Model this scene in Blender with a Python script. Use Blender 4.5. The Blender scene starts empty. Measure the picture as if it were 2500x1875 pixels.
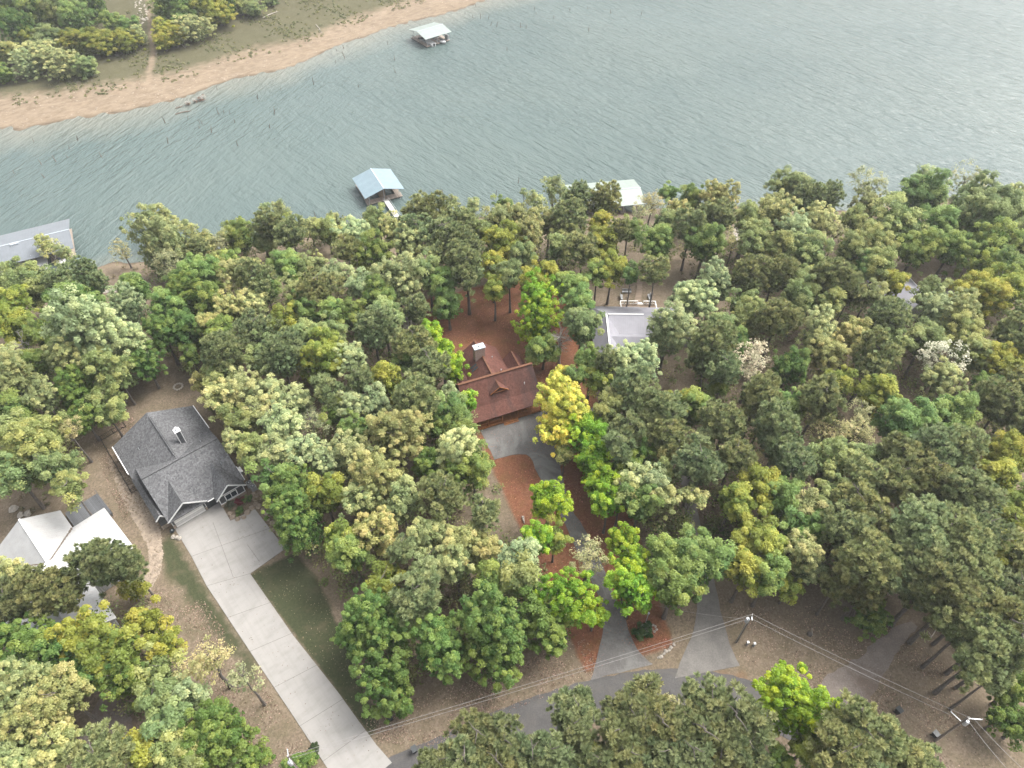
import bpy, math, random
import numpy as np
from mathutils import Vector, Matrix

R = math.radians
sc = bpy.context.scene
col = sc.collection
rng = np.random.default_rng(7)
random.seed(7)

# ------------------------------------------------------------------ camera
F, H, TH = 1735.0, 100.0, R(47.5)
S_, C_ = math.sin(TH), math.cos(TH)
cam = bpy.data.cameras.new('camera')
cam.sensor_width = 36.0
cam.lens = 36.0 * F / 2500.0
cam.clip_start, cam.clip_end = 1.0, 9000.0
camo = bpy.data.objects.new('camera', cam)
camo.location = (0, 0, H)
camo.rotation_euler = (R(90) - TH, 0, 0)
col.objects.link(camo)
sc.camera = camo

def at(u, v, z=0.0):
    """ground plan position of a point of the photograph (2500 x 1875) lying at height z"""
    x = (u - 1250) / F
    y = -(v - 937.5) / F
    d = (x, C_ + y * S_, -S_ + y * C_)
    t = (z - H) / d[2]
    return (d[0] * t, d[1] * t)

def depth(X, Y, Z):
    return Y * C_ - (Z - H) * S_

# ------------------------------------------------------------------ terrain
NEAR = [(-400, 120), (-160, 130), (-123.6, 134), (-102.2, 140.2), (-94, 142), (-79.5, 145.3), (-66.3, 150.4), (-40, 158.2),
        (-27.3, 160.4), (31, 164.2), (50, 166.2), (88, 164.2), (118, 169), (143, 173), (220, 185), (500, 230)]
FAR = [(-400, 190), (-200, 202), (-160, 208.5), (-153.7, 207.6), (-143.4, 215), (-125.4, 219.6), (-113.2, 228), (-96.7, 243),
       (-77.7, 254), (-63.6, 272.5), (-48.2, 288.4), (-31, 299.2), (-10.5, 317.4), (40, 360), (140, 450), (400, 760)]
nx_, ny_ = np.array(NEAR).T
fx_, fy_ = np.array(FAR).T
WZ = -10.0

def sm(t):
    t = np.clip(t, 0, 1)
    return t * t * (3 - 2 * t)

def wob(x, a, b, c):
    return a * np.sin(x * b + c)

def near_y(x):
    return np.interp(x, nx_, ny_) + wob(x, .7, .31, 1) + wob(x, .4, .83, 2)

def far_y(x):
    return np.interp(x, fx_, fy_) + wob(x, .8, .21, 3) + wob(x, .35, .71, 0) + wob(x, .2, 1.7, 0)

def ground(x, y):
    x = np.asarray(x, float)
    y = np.asarray(y, float)
    dn = y - near_y(x)                 # >0: in the lake
    t = np.clip((dn + 52) / 52, 0, 1)
    zn = -10.0 * (0.35 * sm(t) + 0.65 * t * t)
    zn = np.where(dn > 0, -10 - 0.16 * dn, zn)
    df = (y - far_y(x)) * 0.75         # >0: on the far bank
    zf = np.where(df > 0, -10 + 0.055 * np.minimum(df, 40) + 0.16 * np.clip(df - 40, 0, 400), -10 + 0.075 * df)
    zf = np.minimum(zf, 45)
    zf = np.maximum(zf, -16)
    zn = np.maximum(zn, -16)
    return np.maximum(zn, zf)

def gz(x, y):
    return float(ground(x, y))

def atg(u, v, h=0.0):
    """position on the terrain for a photo point h metres above it"""
    z = 0.0
    for _ in range(40):
        X, Y = at(u, v, z + h)
        z = 0.5 * z + 0.5 * gz(X, Y)
    return X, Y, z

# ------------------------------------------------------------------ materials
def newmat(name):
    m = bpy.data.materials.new(name)
    m.use_nodes = True
    nt = m.node_tree
    for n in list(nt.nodes):
        nt.nodes.remove(n)
    out = nt.nodes.new('ShaderNodeOutputMaterial')
    b = nt.nodes.new('ShaderNodeBsdfPrincipled')
    nt.links.new(b.outputs[0], out.inputs[0])
    return m, nt, b, out

def N(nt, typ, **kw):
    n = nt.nodes.new('ShaderNode' + typ)
    for k, v in kw.items():
        if hasattr(n, k):
            setattr(n, k, v)
        else:
            n.inputs[k].default_value = v
    return n

def noise(nt, coord, scale, detail=4, rough=.6, dist=0.0):
    n = N(nt, 'TexNoise')
    n.inputs['Scale'].default_value = scale
    n.inputs['Detail'].default_value = detail
    n.inputs['Roughness'].default_value = rough
    n.inputs['Distortion'].default_value = dist
    nt.links.new(coord, n.inputs['Vector'])
    return n.outputs['Fac']

def ramp(nt, fac, stops):
    r = N(nt, 'ValToRGB')
    e = r.color_ramp.elements
    while len(e) < len(stops):
        e.new(.5)
    for i, (p, c) in enumerate(stops):
        e[i].position = p
        e[i].color = (c[0], c[1], c[2], 1) if not isinstance(c, (int, float)) else (c, c, c, 1)
    nt.links.new(fac, r.inputs[0])
    return r.outputs[0]

def mix(nt, fac, a, b, mode='MIX'):
    m = N(nt, 'Mix', data_type='RGBA', blend_type=mode)
    for s, v in ((0, fac), (6, a), (7, b)):
        if isinstance(v, (int, float)):
            m.inputs[s].default_value = v
        elif isinstance(v, (tuple, list)):
            m.inputs[s].default_value = (v[0], v[1], v[2], 1)
        else:
            nt.links.new(v, m.inputs[s])
    return m.outputs[2]

def math_(nt, op, a, b=None, clamp=False):
    m = N(nt, 'Math', operation=op, use_clamp=clamp)
    for i, v in enumerate((a, b)):
        if v is None:
            continue
        if isinstance(v, (int, float)):
            m.inputs[i].default_value = v
        else:
            nt.links.new(v, m.inputs[i])
    return m.outputs[0]

def bump(nt, bsdf, height, strength=.5, dist=.05):
    b = N(nt, 'Bump')
    b.inputs['Strength'].default_value = strength
    b.inputs['Distance'].default_value = dist
    nt.links.new(height, b.inputs['Height'])
    nt.links.new(b.outputs[0], bsdf.inputs['Normal'])

def mapped(nt, out='Object', scale=(1, 1, 1), rot=(0, 0, 0)):
    tc = N(nt, 'TexCoord')
    src = tc.outputs[out]
    if any(rot):                                   # turn first, stretch afterwards
        m0 = N(nt, 'Mapping')
        m0.inputs['Rotation'].default_value = rot
        nt.links.new(src, m0.inputs[0])
        src = m0.outputs[0]
    mp = N(nt, 'Mapping')
    mp.inputs['Scale'].default_value = scale
    nt.links.new(src, mp.inputs[0])
    return mp.outputs[0]

def simple(name, c, rough=.6, var=.15, scale=3.0, metal=0.0, bumpy=0.0, c2=None, detail=5):
    m, nt, b, o = newmat(name)
    p = mapped(nt)
    f = noise(nt, p, scale, detail)
    lo = tuple(k * (1 - var) for k in c) if c2 is None else c2
    hi = tuple(k * (1 + var) for k in c)
    cc = ramp(nt, f, [(.3, lo), (.7, hi)])
    nt.links.new(cc, b.inputs['Base Color'])
    b.inputs['Roughness'].default_value = rough
    b.inputs['Metallic'].default_value = metal
    if bumpy:
        bump(nt, b, noise(nt, p, scale * 6, 6), bumpy, .03)
    return m

def shingle(name, cs, stain=None, stain_x=None):
    """asphalt shingles: fine speckle, faint courses, broad stains"""
    m, nt, b, o = newmat(name)
    p = mapped(nt)
    v = N(nt, 'TexVoronoi')
    v.inputs['Scale'].default_value = 4.2
    nt.links.new(p, v.inputs['Vector'])
    f = math_(nt, 'ADD', math_(nt, 'MULTIPLY', v.outputs['Color'], .55), math_(nt, 'MULTIPLY', noise(nt, p, 11, 5), .5))
    c = ramp(nt, f, [(.2, cs[0]), (.5, cs[1]), (.85, cs[2])])
    big = noise(nt, p, .35, 5, .6)
    c = mix(nt, ramp(nt, big, [(.35, 0.0), (.7, .35)]), c, tuple(k * .62 for k in cs[1]))
    if stain:
        s = noise(nt, mapped(nt, scale=(1, .25, .25)), .5, 5, .65)
        c = mix(nt, ramp(nt, s, [(.55, 0.0), (.75, .7)]), c, stain)
        if stain_x:                                # dark algae streaks near one end of the roof
            sx = N(nt, 'SeparateXYZ')
            nt.links.new(p, sx.inputs[0])
            e = math_(nt, 'DIVIDE', math_(nt, 'SUBTRACT', sx.outputs[0], stain_x[0]), stain_x[1] - stain_x[0], True)
            e = math_(nt, 'MULTIPLY', e, math_(nt, 'GREATER_THAN', math_(nt, 'SUBTRACT', 3.6, sx.outputs[1]), 0))
            e = math_(nt, 'MULTIPLY', e, ramp(nt, noise(nt, mapped(nt, scale=(1, .3, .3)), .9, 5, .6), [(.3, .2), (.6, 1.0)]))
            c = mix(nt, math_(nt, 'MULTIPLY', e, .75), c, (.030, .027, .027))
    nt.links.new(c, b.inputs['Base Color'])
    b.inputs['Roughness'].default_value = .9
    b.inputs['Specular IOR Level'].default_value = .12
    bump(nt, b, f, .4, .02)
    return m

def ribbed(name, c, axis='X', pitch=2.0, rough=.35, dirt=None, metal=.0):
    """standing seam or corrugated metal sheet"""
    m, nt, b, o = newmat(name)
    tc = N(nt, 'TexCoord')
    sx = N(nt, 'SeparateXYZ')
    nt.links.new(tc.outputs['Object'], sx.inputs[0])
    w = math_(nt, 'FRACT', math_(nt, 'MULTIPLY', sx.outputs[axis], pitch))
    seam = math_(nt, 'LESS_THAN', w, .16)
    p = mapped(nt)
    f = noise(nt, p, .7, 5, .6)
    cc = ramp(nt, f, [(.3, tuple(k * .86 for k in c)), (.7, tuple(k * 1.06 for k in c))])
    cc = mix(nt, math_(nt, 'MULTIPLY', seam, .16), cc, tuple(k * .55 for k in c))
    if dirt:
        d = noise(nt, p, 1.6, 7, .75)
        cc = mix(nt, ramp(nt, d, [(.54, 0.0), (.70, .7)]), cc, dirt)
    nt.links.new(cc, b.inputs['Base Color'])
    b.inputs['Roughness'].default_value = rough
    b.inputs['Metallic'].default_value = metal
    bump(nt, b, seam, .4, .04)
    return m

def boards(name, c, axis='X', pitch=7.0, rough=.75):
    m, nt, b, o = newmat(name)
    tc = N(nt, 'TexCoord')
    sx = N(nt, 'SeparateXYZ')
    nt.links.new(tc.outputs['Object'], sx.inputs[0])
    q = math_(nt, 'MULTIPLY', sx.outputs[axis], pitch)
    gap = math_(nt, 'LESS_THAN', math_(nt, 'FRACT', q), .12)
    wn = N(nt, 'TexWhiteNoise', noise_dimensions='1D')
    nt.links.new(math_(nt, 'FLOOR', q), wn.inputs['W'])
    f = math_(nt, 'ADD', math_(nt, 'MULTIPLY', wn.outputs[0], .5), math_(nt, 'MULTIPLY', noise(nt, mapped(nt), 2.5, 6), .5))
    cc = ramp(nt, f, [(.2, tuple(k * .72 for k in c)), (.8, tuple(k * 1.2 for k in c))])
    cc = mix(nt, math_(nt, 'MULTIPLY', gap, .8), cc, tuple(k * .3 for k in c))
    nt.links.new(cc, b.inputs['Base Color'])
    b.inputs['Roughness'].default_value = rough
    bump(nt, b, gap, -.4, .02)
    return m

M = {}
M['grey_shingle'] = shingle('grey_shingle', [(.046, .047, .049), (.098, .099, .102), (.165, .166, .17)])
M['red_shingle'] = shingle('red_shingle', [(.058, .025, .019), (.098, .043, .033), (.135, .066, .052)], stain=(.035, .027, .026), stain_x=(7.0, 11.5))
M['ridge_cap'] = shingle('ridge_cap', [(0.086, 0.038, 0.022), (0.125, 0.061, 0.038), (0.158, 0.083, 0.053)])
M['dark_siding'] = boards('dark_siding', (.075, .078, .085), 'Z', 6)
M['white_trim'] = simple('white_trim', (.70, .70, .69), .5, .05)
M['garage_white'] = boards('garage_white', (.70, .69, .67), 'Z', 1.9, .5)
M['glass'] = simple('window_glass', (.035, .045, .055), .08, .2)
M['stone'] = simple('stone', (.30, .25, .20), .9, .4, 2.5, bumpy=.6)
M['tan_stone'] = simple('tan_stone', (0.234, 0.189, 0.143), .9, .35, 1.3, bumpy=.6)
M['pale_rock'] = simple('pale_rock', (0.312, 0.282, 0.240), .9, .3, 2.0, bumpy=.5)
M['cedar'] = boards('cedar_wood', (.30, .115, .030), 'X', 6)
M['cedar_plain'] = simple('cedar_plain', (.34, .125, .032), .65, .25, 4)
M['log_wall'] = boards('log_wall', (.24, .10, .035), 'Z', 4)
M['brick'] = None
M['metal_cap'] = simple('galvanised_cap', (0.495, 0.540, 0.585), .3, .1, 2, metal=.3)
M['white_metal'] = ribbed('white_roof_metal', (.46, .46, .455), 'X', 2.2, .45, dirt=(0.294, 0.275, 0.243))
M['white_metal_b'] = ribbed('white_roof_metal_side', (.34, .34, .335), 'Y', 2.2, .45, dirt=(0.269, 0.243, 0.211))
M['grey_metal'] = ribbed('grey_roof_metal', (.235, .232, .258), 'X', 2.4, .45)
M['grey_metal_b'] = ribbed('grey_roof_metal_side', (.225, .222, .248), 'Y', 2.4, .45)
M['blue_metal'] = ribbed('blue_roof_metal', (0.173, 0.237, 0.269), 'Y', 1.6, .4)
M['green_metal'] = ribbed('green_roof_metal', (0.218, 0.259, 0.230), 'X', 1.6, .4)
M['dock_metal'] = ribbed('dock_roof_metal', (0.154, 0.170, 0.186), 'X', 1.4, .4)
M['far_metal'] = ribbed('far_roof_metal', (0.218, 0.256, 0.237), 'X', 1.4, .4)
M['dock_boards'] = boards('dock_boards', (0.294, 0.245, 0.203), 'X', 5)
M['walk_boards'] = boards('walkway_boards', (0.518, 0.504, 0.476), 'Y', 4)
M['deck_grey'] = boards('deck_grey', (0.091, 0.095, 0.101), 'X', 5)
M['black_metal'] = simple('black_metal', (.012, .013, .014), .5, .3)
M['dark_plastic'] = simple('dark_plastic', (.03, .036, .038), .45, .25, 4)
M['galv'] = simple('galvanised', (0.413, 0.435, 0.450), .4, .12, 6, metal=.25)
M['pole_wood'] = simple('weathered_pole', (0.150, 0.128, 0.109), .85, .3, 5, bumpy=.4)
M['wire'] = simple('aluminium_wire', (.26, .25, .24), .4, .1, metal=.2)
M['boat_white'] = simple('boat_gelcoat', (0.570, 0.570, 0.562), .25, .05)
M['boat_seat'] = simple('boat_seat', (0.315, 0.270, 0.225), .6, .15)
M['boat_cover'] = simple('boat_canvas', (0.450, 0.450, 0.450), .8, .12, 2)
M['float'] = simple('dock_float', (.05, .055, .06), .7, .3)
M['dead_wood'] = simple('dead_wood', (.12, .095, .075), .9, .35, 6)
M['pale_wood'] = simple('bleached_wood', (0.336, 0.301, 0.259), .9, .25, 6)
M['bark'] = simple('bark', (.105, .092, .080), .95, .4, 3, bumpy=.5)
M['pale_bark'] = simple('pale_bark', (.30, .28, .25), .95, .3, 4)
M['ac_grey'] = simple('unit_grey', (.30, .31, .31), .5, .12, 5)
M['bench_grey'] = boards('bench_grey', (0.322, 0.329, 0.329), 'X', 6)
M['plank_path'] = boards('plank_path', (0.189, 0.140, 0.098), 'Y', 2.5)
M['red_leaf'] = None

def brick_mat():
    m, nt, b, o = newmat('chimney_brick')
    br = N(nt, 'TexBrick')
    br.inputs['Scale'].default_value = 3.2
    br.inputs['Color1'].default_value = (.30, .19, .15, 1)
    br.inputs['Color2'].default_value = (.20, .13, .11, 1)
    br.inputs['Mortar'].default_value = (.40, .37, .34, 1)
    tc = N(nt, 'TexCoord')
    mp = N(nt, 'Mapping')
    mp.inputs['Rotation'].default_value = (R(90), 0, 0)
    nt.links.new(tc.outputs['Object'], mp.inputs[0])
    nt.links.new(mp.outputs[0], br.inputs['Vector'])
    nt.links.new(br.outputs['Color'], b.inputs['Base Color'])
    b.inputs['Roughness'].default_value = .9
    return m
M['brick'] = brick_mat()

def leaf_mat(name, trans=.42, rough=.6, rnd=.35):
    """leaves take the colour of their tree; every clump and leaf differs a little"""
    m, nt, b, o = newmat(name)
    oi = N(nt, 'ObjectInfo')
    ge = N(nt, 'NewGeometry')
    at_ = N(nt, 'Attribute', attribute_name='clump')
    hsv = N(nt, 'HueSaturation')
    nt.links.new(oi.outputs['Color'], hsv.inputs['Color'])
    isl = ge.outputs['Random Per Island']
    v = math_(nt, 'ADD', math_(nt, 'MULTIPLY', isl, rnd * 1.6), math_(nt, 'MULTIPLY', at_.outputs['Fac'], .62))
    v = math_(nt, 'ADD', v, .74 - rnd * .8)
    nt.links.new(v, hsv.inputs['Value'])
    h = math_(nt, 'ADD', math_(nt, 'MULTIPLY', at_.outputs['Fac'], -.055), .525)
    nt.links.new(h, hsv.inputs['Hue'])
    s = math_(nt, 'ADD', math_(nt, 'MULTIPLY', isl, -.20), 1.12)
    nt.links.new(s, hsv.inputs['Saturation'])
    nt.links.new(hsv.outputs[0], b.inputs['Base Color'])
    b.inputs['Roughness'].default_value = rough
    b.inputs['Specular IOR Level'].default_value = .18
    t = N(nt, 'BsdfTranslucent')
    nt.links.new(hsv.outputs[0], t.inputs['Color'])
    mx = N(nt, 'MixShader')
    mx.inputs[0].default_value = trans
    nt.links.new(b.outputs[0], mx.inputs[1])
    nt.links.new(t.outputs[0], mx.inputs[2])
    nt.links.new(mx.outputs[0], o.inputs[0])
    return m
M['leaf'] = leaf_mat('leaf')
M['needle'] = leaf_mat('needle', .30, .7, .40)

def ground_mat():
    m, nt, b, o = newmat('forest_floor')
    tc = N(nt, 'TexCoord')
    p = tc.outputs['Object']
    a1 = N(nt, 'Attribute', attribute_name='mask_a')   # R red litter, G green grass, B sand
    a2 = N(nt, 'Attribute', attribute_name='mask_b')   # R dry grass, G gravelly earth, B rusty verge
    s1 = N(nt, 'SeparateColor')
    s2 = N(nt, 'SeparateColor')
    nt.links.new(a1.outputs['Color'], s1.inputs[0])
    nt.links.new(a2.outputs['Color'], s2.inputs[0])
    fine = noise(nt, p, 2.6, 8, .8)
    mid = noise(nt, p, .45, 6, .65)
    big = noise(nt, p, .09, 4, .6)
    v = N(nt, 'TexVoronoi')
    v.inputs['Scale'].default_value = 4.6
    nt.links.new(p, v.inputs['Vector'])
    finer = noise(nt, p, 7.5, 6, .8)
    leafy = math_(nt, 'ADD', math_(nt, 'MULTIPLY', v.outputs['Color'], .26), math_(nt, 'ADD', math_(nt, 'MULTIPLY', fine, .42), math_(nt, 'MULTIPLY', finer, .36)))
    c = ramp(nt, leafy, [(.25, (.070, .053, .038)), (.5, (.150, .117, .083)), (.68, (.23, .183, .135)), (.85, (.36, .29, .23))])
    c = mix(nt, ramp(nt, mid, [(.42, 0.0), (.66, .55)]), c, ramp(nt, fine, [(.3, (.07, .062, .034)), (.7, (.15, .125, .075))]))
    # red leaf litter
    rl = ramp(nt, leafy, [(.25, (.070, .028, .016)), (.5, (.158, .066, .037)), (.7, (.235, .112, .065)), (.88, (.33, .195, .13))])
    rl = mix(nt, ramp(nt, mid, [(.45, 0.0), (.7, .5)]), rl, (0.107, 0.070, 0.025))
    def edged(s, lo=.35, hi=.6, w=.5):
        return ramp(nt, math_(nt, 'ADD', s, math_(nt, 'MULTIPLY', math_(nt, 'SUBTRACT', mid, .5), w)), [(lo, 0.0), (hi, 1.0)])
    c = mix(nt, edged(s1.outputs[0]), c, rl)
    gr = ramp(nt, fine, [(.3, (.028, .034, .016)), (.55, (.052, .059, .029)), (.8, (.100, .098, .053))])
    gr = mix(nt, ramp(nt, mid, [(.5, 0.0), (.72, .6)]), gr, (.105, .088, .055))
    c = mix(nt, edged(s1.outputs[1], .3, .65, .9), c, gr)
    dg = ramp(nt, fine, [(.28, (.040, .044, .020)), (.5, (.085, .080, .044)), (.75, (.155, .135, .082))])
    c = mix(nt, edged(s2.outputs[0]), c, dg)
    sd = ramp(nt, noise(nt, mapped(nt, scale=(1, 2.2, 1), rot=(0, 0, R(-35))), .35, 8, .75), [(.3, (.125, .092, .062)), (.5, (.200, .155, .108)), (.72, (.262, .212, .155))])
    sd = mix(nt, ramp(nt, fine, [(.62, 0.0), (.75, .7)]), sd, (0.158, 0.112, 0.073))
    c = mix(nt, edged(s1.outputs[2]), c, sd)
    gv = ramp(nt, leafy, [(.25, (0.079, 0.072, 0.068)), (.55, (0.173, 0.155, 0.144)), (.85, (0.288, 0.266, 0.245))])
    c = mix(nt, edged(s2.outputs[1]), c, gv)
    rv = ramp(nt, fine, [(.25, (0.079, 0.045, 0.026)), (.5, (0.173, 0.104, 0.061)), (.8, (0.259, 0.173, 0.108))])
    c = mix(nt, edged(s2.outputs[2]), c, rv)
    c = mix(nt, ramp(nt, big, [(.35, .22), (.65, 0.0)]), c, mix(nt, 1.0, c, (0.550, 0.550, 0.550), 'MULTIPLY'))
    wt_ = N(nt, 'Attribute', attribute_name='wet')
    c = mix(nt, wt_.outputs['Fac'], c, mix(nt, 1.0, c, (.42, .40, .38), 'MULTIPLY'))
    nt.links.new(c, b.inputs['Base Color'])
    b.inputs['Roughness'].default_value = .95
    b.inputs['Specular IOR Level'].default_value = .15
    bump(nt, b, math_(nt, 'ADD', leafy, mid), .4, .07)
    return m
M['ground'] = ground_mat()

def water_mat():
    m, nt, b, o = newmat('lake_water')
    a = N(nt, 'Attribute', attribute_name='shallow')
    tc = N(nt, 'TexCoord')
    p = tc.outputs['Object']
    big = noise(nt, p, .02, 4, .6)
    c = ramp(nt, big, [(.35, (.070, .100, .096)), (.65, (.084, .113, .106))])
    sh = math_(nt, 'ADD', a.outputs['Fac'], math_(nt, 'MULTIPLY', math_(nt, 'SUBTRACT', noise(nt, p, .08, 5, .6), .5), .5))
    c = mix(nt, ramp(nt, sh, [(.25, 0.0), (.55, .28), (.95, .62)]), c, (.185, .18, .145))
    nt.links.new(c, b.inputs['Base Color'])
    b.inputs['Specular IOR Level'].default_value = .5
    b.inputs['Roughness'].default_value = .18
    b.inputs['IOR'].default_value = 1.33
    # wind ripples: long crests from far left to near right in open water, turned towards the bank at left
    def waves(ang):
        w1 = noise(nt, mapped(nt, scale=(.40, 1.5, 1), rot=(0, 0, R(ang))), .36, 3, .5, .5)
        w2 = noise(nt, mapped(nt, scale=(.50, 1.4, 1), rot=(0, 0, R(ang - 9))), .95, 4, .55, .4)
        return math_(nt, 'ADD', math_(nt, 'MULTIPLY', w1, 1.5), math_(nt, 'MULTIPLY', w2, .6))
    w3 = noise(nt, mapped(nt, scale=(.6, 1.0, 1), rot=(0, 0, R(60))), 3.2, 3, .6)
    sx = N(nt, 'SeparateXYZ')
    nt.links.new(p, sx.inputs[0])
    side = ramp(nt, math_(nt, 'ADD', math_(nt, 'MULTIPLY', sx.outputs[0], .006), .85), [(.15, 0.0), (.75, 1.0)])
    gust = ramp(nt, noise(nt, mapped(nt, scale=(.5, 1.4, 1), rot=(0, 0, R(40))), .035, 4, .6), [(.3, .6), (.7, 1.0)])
    hw_ = mix(nt, side, waves(-68), waves(48))
    h = math_(nt, 'ADD', hw_, math_(nt, 'MULTIPLY', w3, .10))
    h = math_(nt, 'MULTIPLY', h, gust)
    bump(nt, b, h, .68, 1.2)
    return m
M['water'] = water_mat()

def asphalt(name, lo, mid_, hi, patch=None):
    m, nt, b, o = newmat(name)
    tc = N(nt, 'TexCoord')
    p = tc.outputs['Object']
    f = noise(nt, p, 5, 8, .8)
    g = noise(nt, p, .35, 6, .65)
    c = ramp(nt, f, [(.28, lo), (.5, mid_), (.78, hi)])
    c = mix(nt, ramp(nt, g, [(.35, .55), (.6, 0.0)]), c, mix(nt, 1.0, c, (0.580, 0.580, 0.600), 'MULTIPLY'))
    if patch:
        q = noise(nt, p, .16, 7, .72, .8)
        c = mix(nt, ramp(nt, q, [(.50, 0.0), (.62, .8)]), c, patch)
    nt.links.new(c, b.inputs['Base Color'])
    b.inputs['Roughness'].default_value = .9
    bump(nt, b, f, .4, .03)
    return m
M['road'] = asphalt('road_asphalt', (.045, .043, .042), (.072, .069, .067), (.115, .110, .106), (.088, .081, .073))
M['drive'] = asphalt('old_asphalt', (.085, .080, .075), (.128, .121, .114), (.19, .18, .17), (.185, .185, .174))
M['drive_b'] = asphalt('worn_asphalt', (.105, .098, .090), (.155, .146, .133), (.21, .198, .18), (.10, .093, .085))
M['gravel'] = asphalt('gravel', (.105, .088, .075), (.180, .150, .128), (.28, .24, .21), (.11, .08, .06))

def concrete():
    m, nt, b, o = newmat('concrete')
    tc = N(nt, 'TexCoord')
    p = tc.outputs['Object']
    f = noise(nt, p, 6, 7, .7)
    g = noise(nt, mapped(nt, scale=(1.000, 2.400, 1.000), rot=(0, 0, R(-40))), .3, 6, .65)
    c = ramp(nt, g, [(.3, (0.210, 0.203, 0.188)), (.5, (0.256, 0.246, 0.231)), (.7, (0.276, 0.262, 0.246))])
    c = mix(nt, ramp(nt, f, [(.3, .25), (.6, 0.0)]), c, (0.260, 0.250, 0.230))
    tr = noise(nt, mapped(nt, scale=(.12, 2.2, 1), rot=(0, 0, R(50))), .55, 5, .6)
    c = mix(nt, ramp(nt, tr, [(.48, 0.0), (.70, .28)]), c, (.155, .148, .135))
    ed = noise(nt, p, .9, 8, .75)
    c = mix(nt, ramp(nt, ed, [(.60, 0.0), (.74, .30)]), c, (.17, .14, .11))
    d = noise(nt, p, 2.2, 3, .5)
    c = mix(nt, ramp(nt, d, [(.70, 0.0), (.74, .5)]), c, (0.200, 0.150, 0.110))
    nt.links.new(c, b.inputs['Base Color'])
    b.inputs['Roughness'].default_value = .85
    return m
M['concrete'] = concrete()
M['joint'] = simple('joint', (0.128, 0.120, 0.109), .9)

# ------------------------------------------------------------------ mesh helpers
class MB:
    def __init__(self):
        self.v, self.f, self.mi, self.mats = [], [], [], []
    def slot(self, m):
        if m not in self.mats:
            self.mats.append(m)
        return self.mats.index(m)
    def add(self, vs, fs, m):
        o = len(self.v)
        k = self.slot(m)
        self.v += [tuple(q) for q in vs]
        for f in fs:
            self.f.append([i + o for i in f])
            self.mi.append(k)
        return self
    def box(self, x0, y0, z0, x1, y1, z1, m):
        v = [(x0, y0, z0), (x1, y0, z0), (x1, y1, z0), (x0, y1, z0), (x0, y0, z1), (x1, y0, z1), (x1, y1, z1), (x0, y1, z1)]
        return self.add(v, [(3, 2, 1, 0), (4, 5, 6, 7), (0, 1, 5, 4), (1, 2, 6, 5), (2, 3, 7, 6), (3, 0, 4, 7)], m)
    def prism(self, poly, d, m):
        """closed 3D polygon swept by the vector d"""
        n = len(poly)
        v = list(poly) + [(p[0] + d[0], p[1] + d[1], p[2] + d[2]) for p in poly]
        fs = [tuple(range(n))[::-1], tuple(range(n, 2 * n))] + [(i, (i + 1) % n, n + (i + 1) % n, n + i) for i in range(n)]
        return self.add(v, fs, m)
    def slab(self, poly, m, t=.14):
        return self.prism(poly, (0, 0, -t), m)
    def bar(self, a, b, w, m, h=None):
        """rectangular bar between two points"""
        a, b = Vector(a), Vector(b)
        d = (b - a).normalized()
        up = Vector((0.000, 0.000, 1.000)) if abs(d.z) < .95 else Vector((1.000, 0.000, 0.000))
        s = d.cross(up).normalized() * w / 2
        u = s.cross(d).normalized() * (h or w) / 2
        v = [a - s - u, a + s - u, a + s + u, a - s + u, b - s - u, b + s - u, b + s + u, b - s + u]
        return self.add(v, [(3, 2, 1, 0), (4, 5, 6, 7), (0, 1, 5, 4), (1, 2, 6, 5), (2, 3, 7, 6), (3, 0, 4, 7)], m)
    def tube(self, pts, rs, m, n=7, cap=True):
        pts = [Vector(p) for p in pts]
        if isinstance(rs, (int, float)):
            rs = [rs] * len(pts)
        rings = []
        for i, p in enumerate(pts):
            d = (pts[min(i + 1, len(pts) - 1)] - pts[max(i - 1, 0)]).normalized()
            up = Vector((0.000, 0.000, 1.000)) if abs(d.z) < .9 else Vector((1.000, 0.000, 0.000))
            s = d.cross(up).normalized()
            u = s.cross(d)
            rings += [p + (s * math.cos(2 * math.pi * k / n) + u * math.sin(2 * math.pi * k / n)) * rs[i] for k in range(n)]
        fs = []
        for i in range(len(pts) - 1):
            for k in range(n):
                a, b_ = i * n + k, i * n + (k + 1) % n
                fs.append((a, b_, b_ + n, a + n))
        if cap:
            fs.append(tuple(range(n))[::-1])
            fs.append(tuple(range((len(pts) - 1) * n, len(pts) * n)))
        return self.add(rings, fs, m)
    def rock(self, c, r, m, seed=0, sq=.7):
        rg = random.Random(seed)
        vs, fs = [], []
        nl, na = 4, 7
        for i in range(nl + 1):
            th = math.pi * i / nl
            for k in range(na):
                ph = 2 * math.pi * k / na + i * .3
                q = r * rg.uniform(.75, 1.15)
                vs.append((c[0] + q * math.sin(th) * math.cos(ph), c[1] + q * math.sin(th) * math.sin(ph), c[2] + q * sq * math.cos(th)))
        for i in range(nl):
            for k in range(na):
                a, b_ = i * na + k, i * na + (k + 1) % na
                fs.append((a, a + na, b_ + na, b_))
        return self.add(vs, fs, m)
    def build(self, name, parent=None, smooth=False):
        me = bpy.data.meshes.new(name)
        me.from_pydata(self.v, [], self.f)
        for m in self.mats:
            me.materials.append(m)
        me.polygons.foreach_set('material_index', self.mi)
        if smooth:
            me.polygons.foreach_set('use_smooth', [True] * len(self.f))
        me.update()
        o = bpy.data.objects.new(name, me)
        col.objects.link(o)
        if parent is not None:
            o.parent = parent
        return o

def tag(o, label=None, cat=None, group=None, kind=None):
    if label: o['label'] = label
    if cat: o['category'] = cat
    if group: o['group'] = group
    if kind: o['kind'] = kind
    return o

def thing(name, label, cat, loc=(0.000, 0.000, 0.000), rz=0.0, group=None):
    o = bpy.data.objects.new(name, None)
    o.empty_display_size = .3
    o.location = loc
    o.rotation_euler = (0, 0, rz)
    col.objects.link(o)
    return tag(o, label, cat, group)

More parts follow.
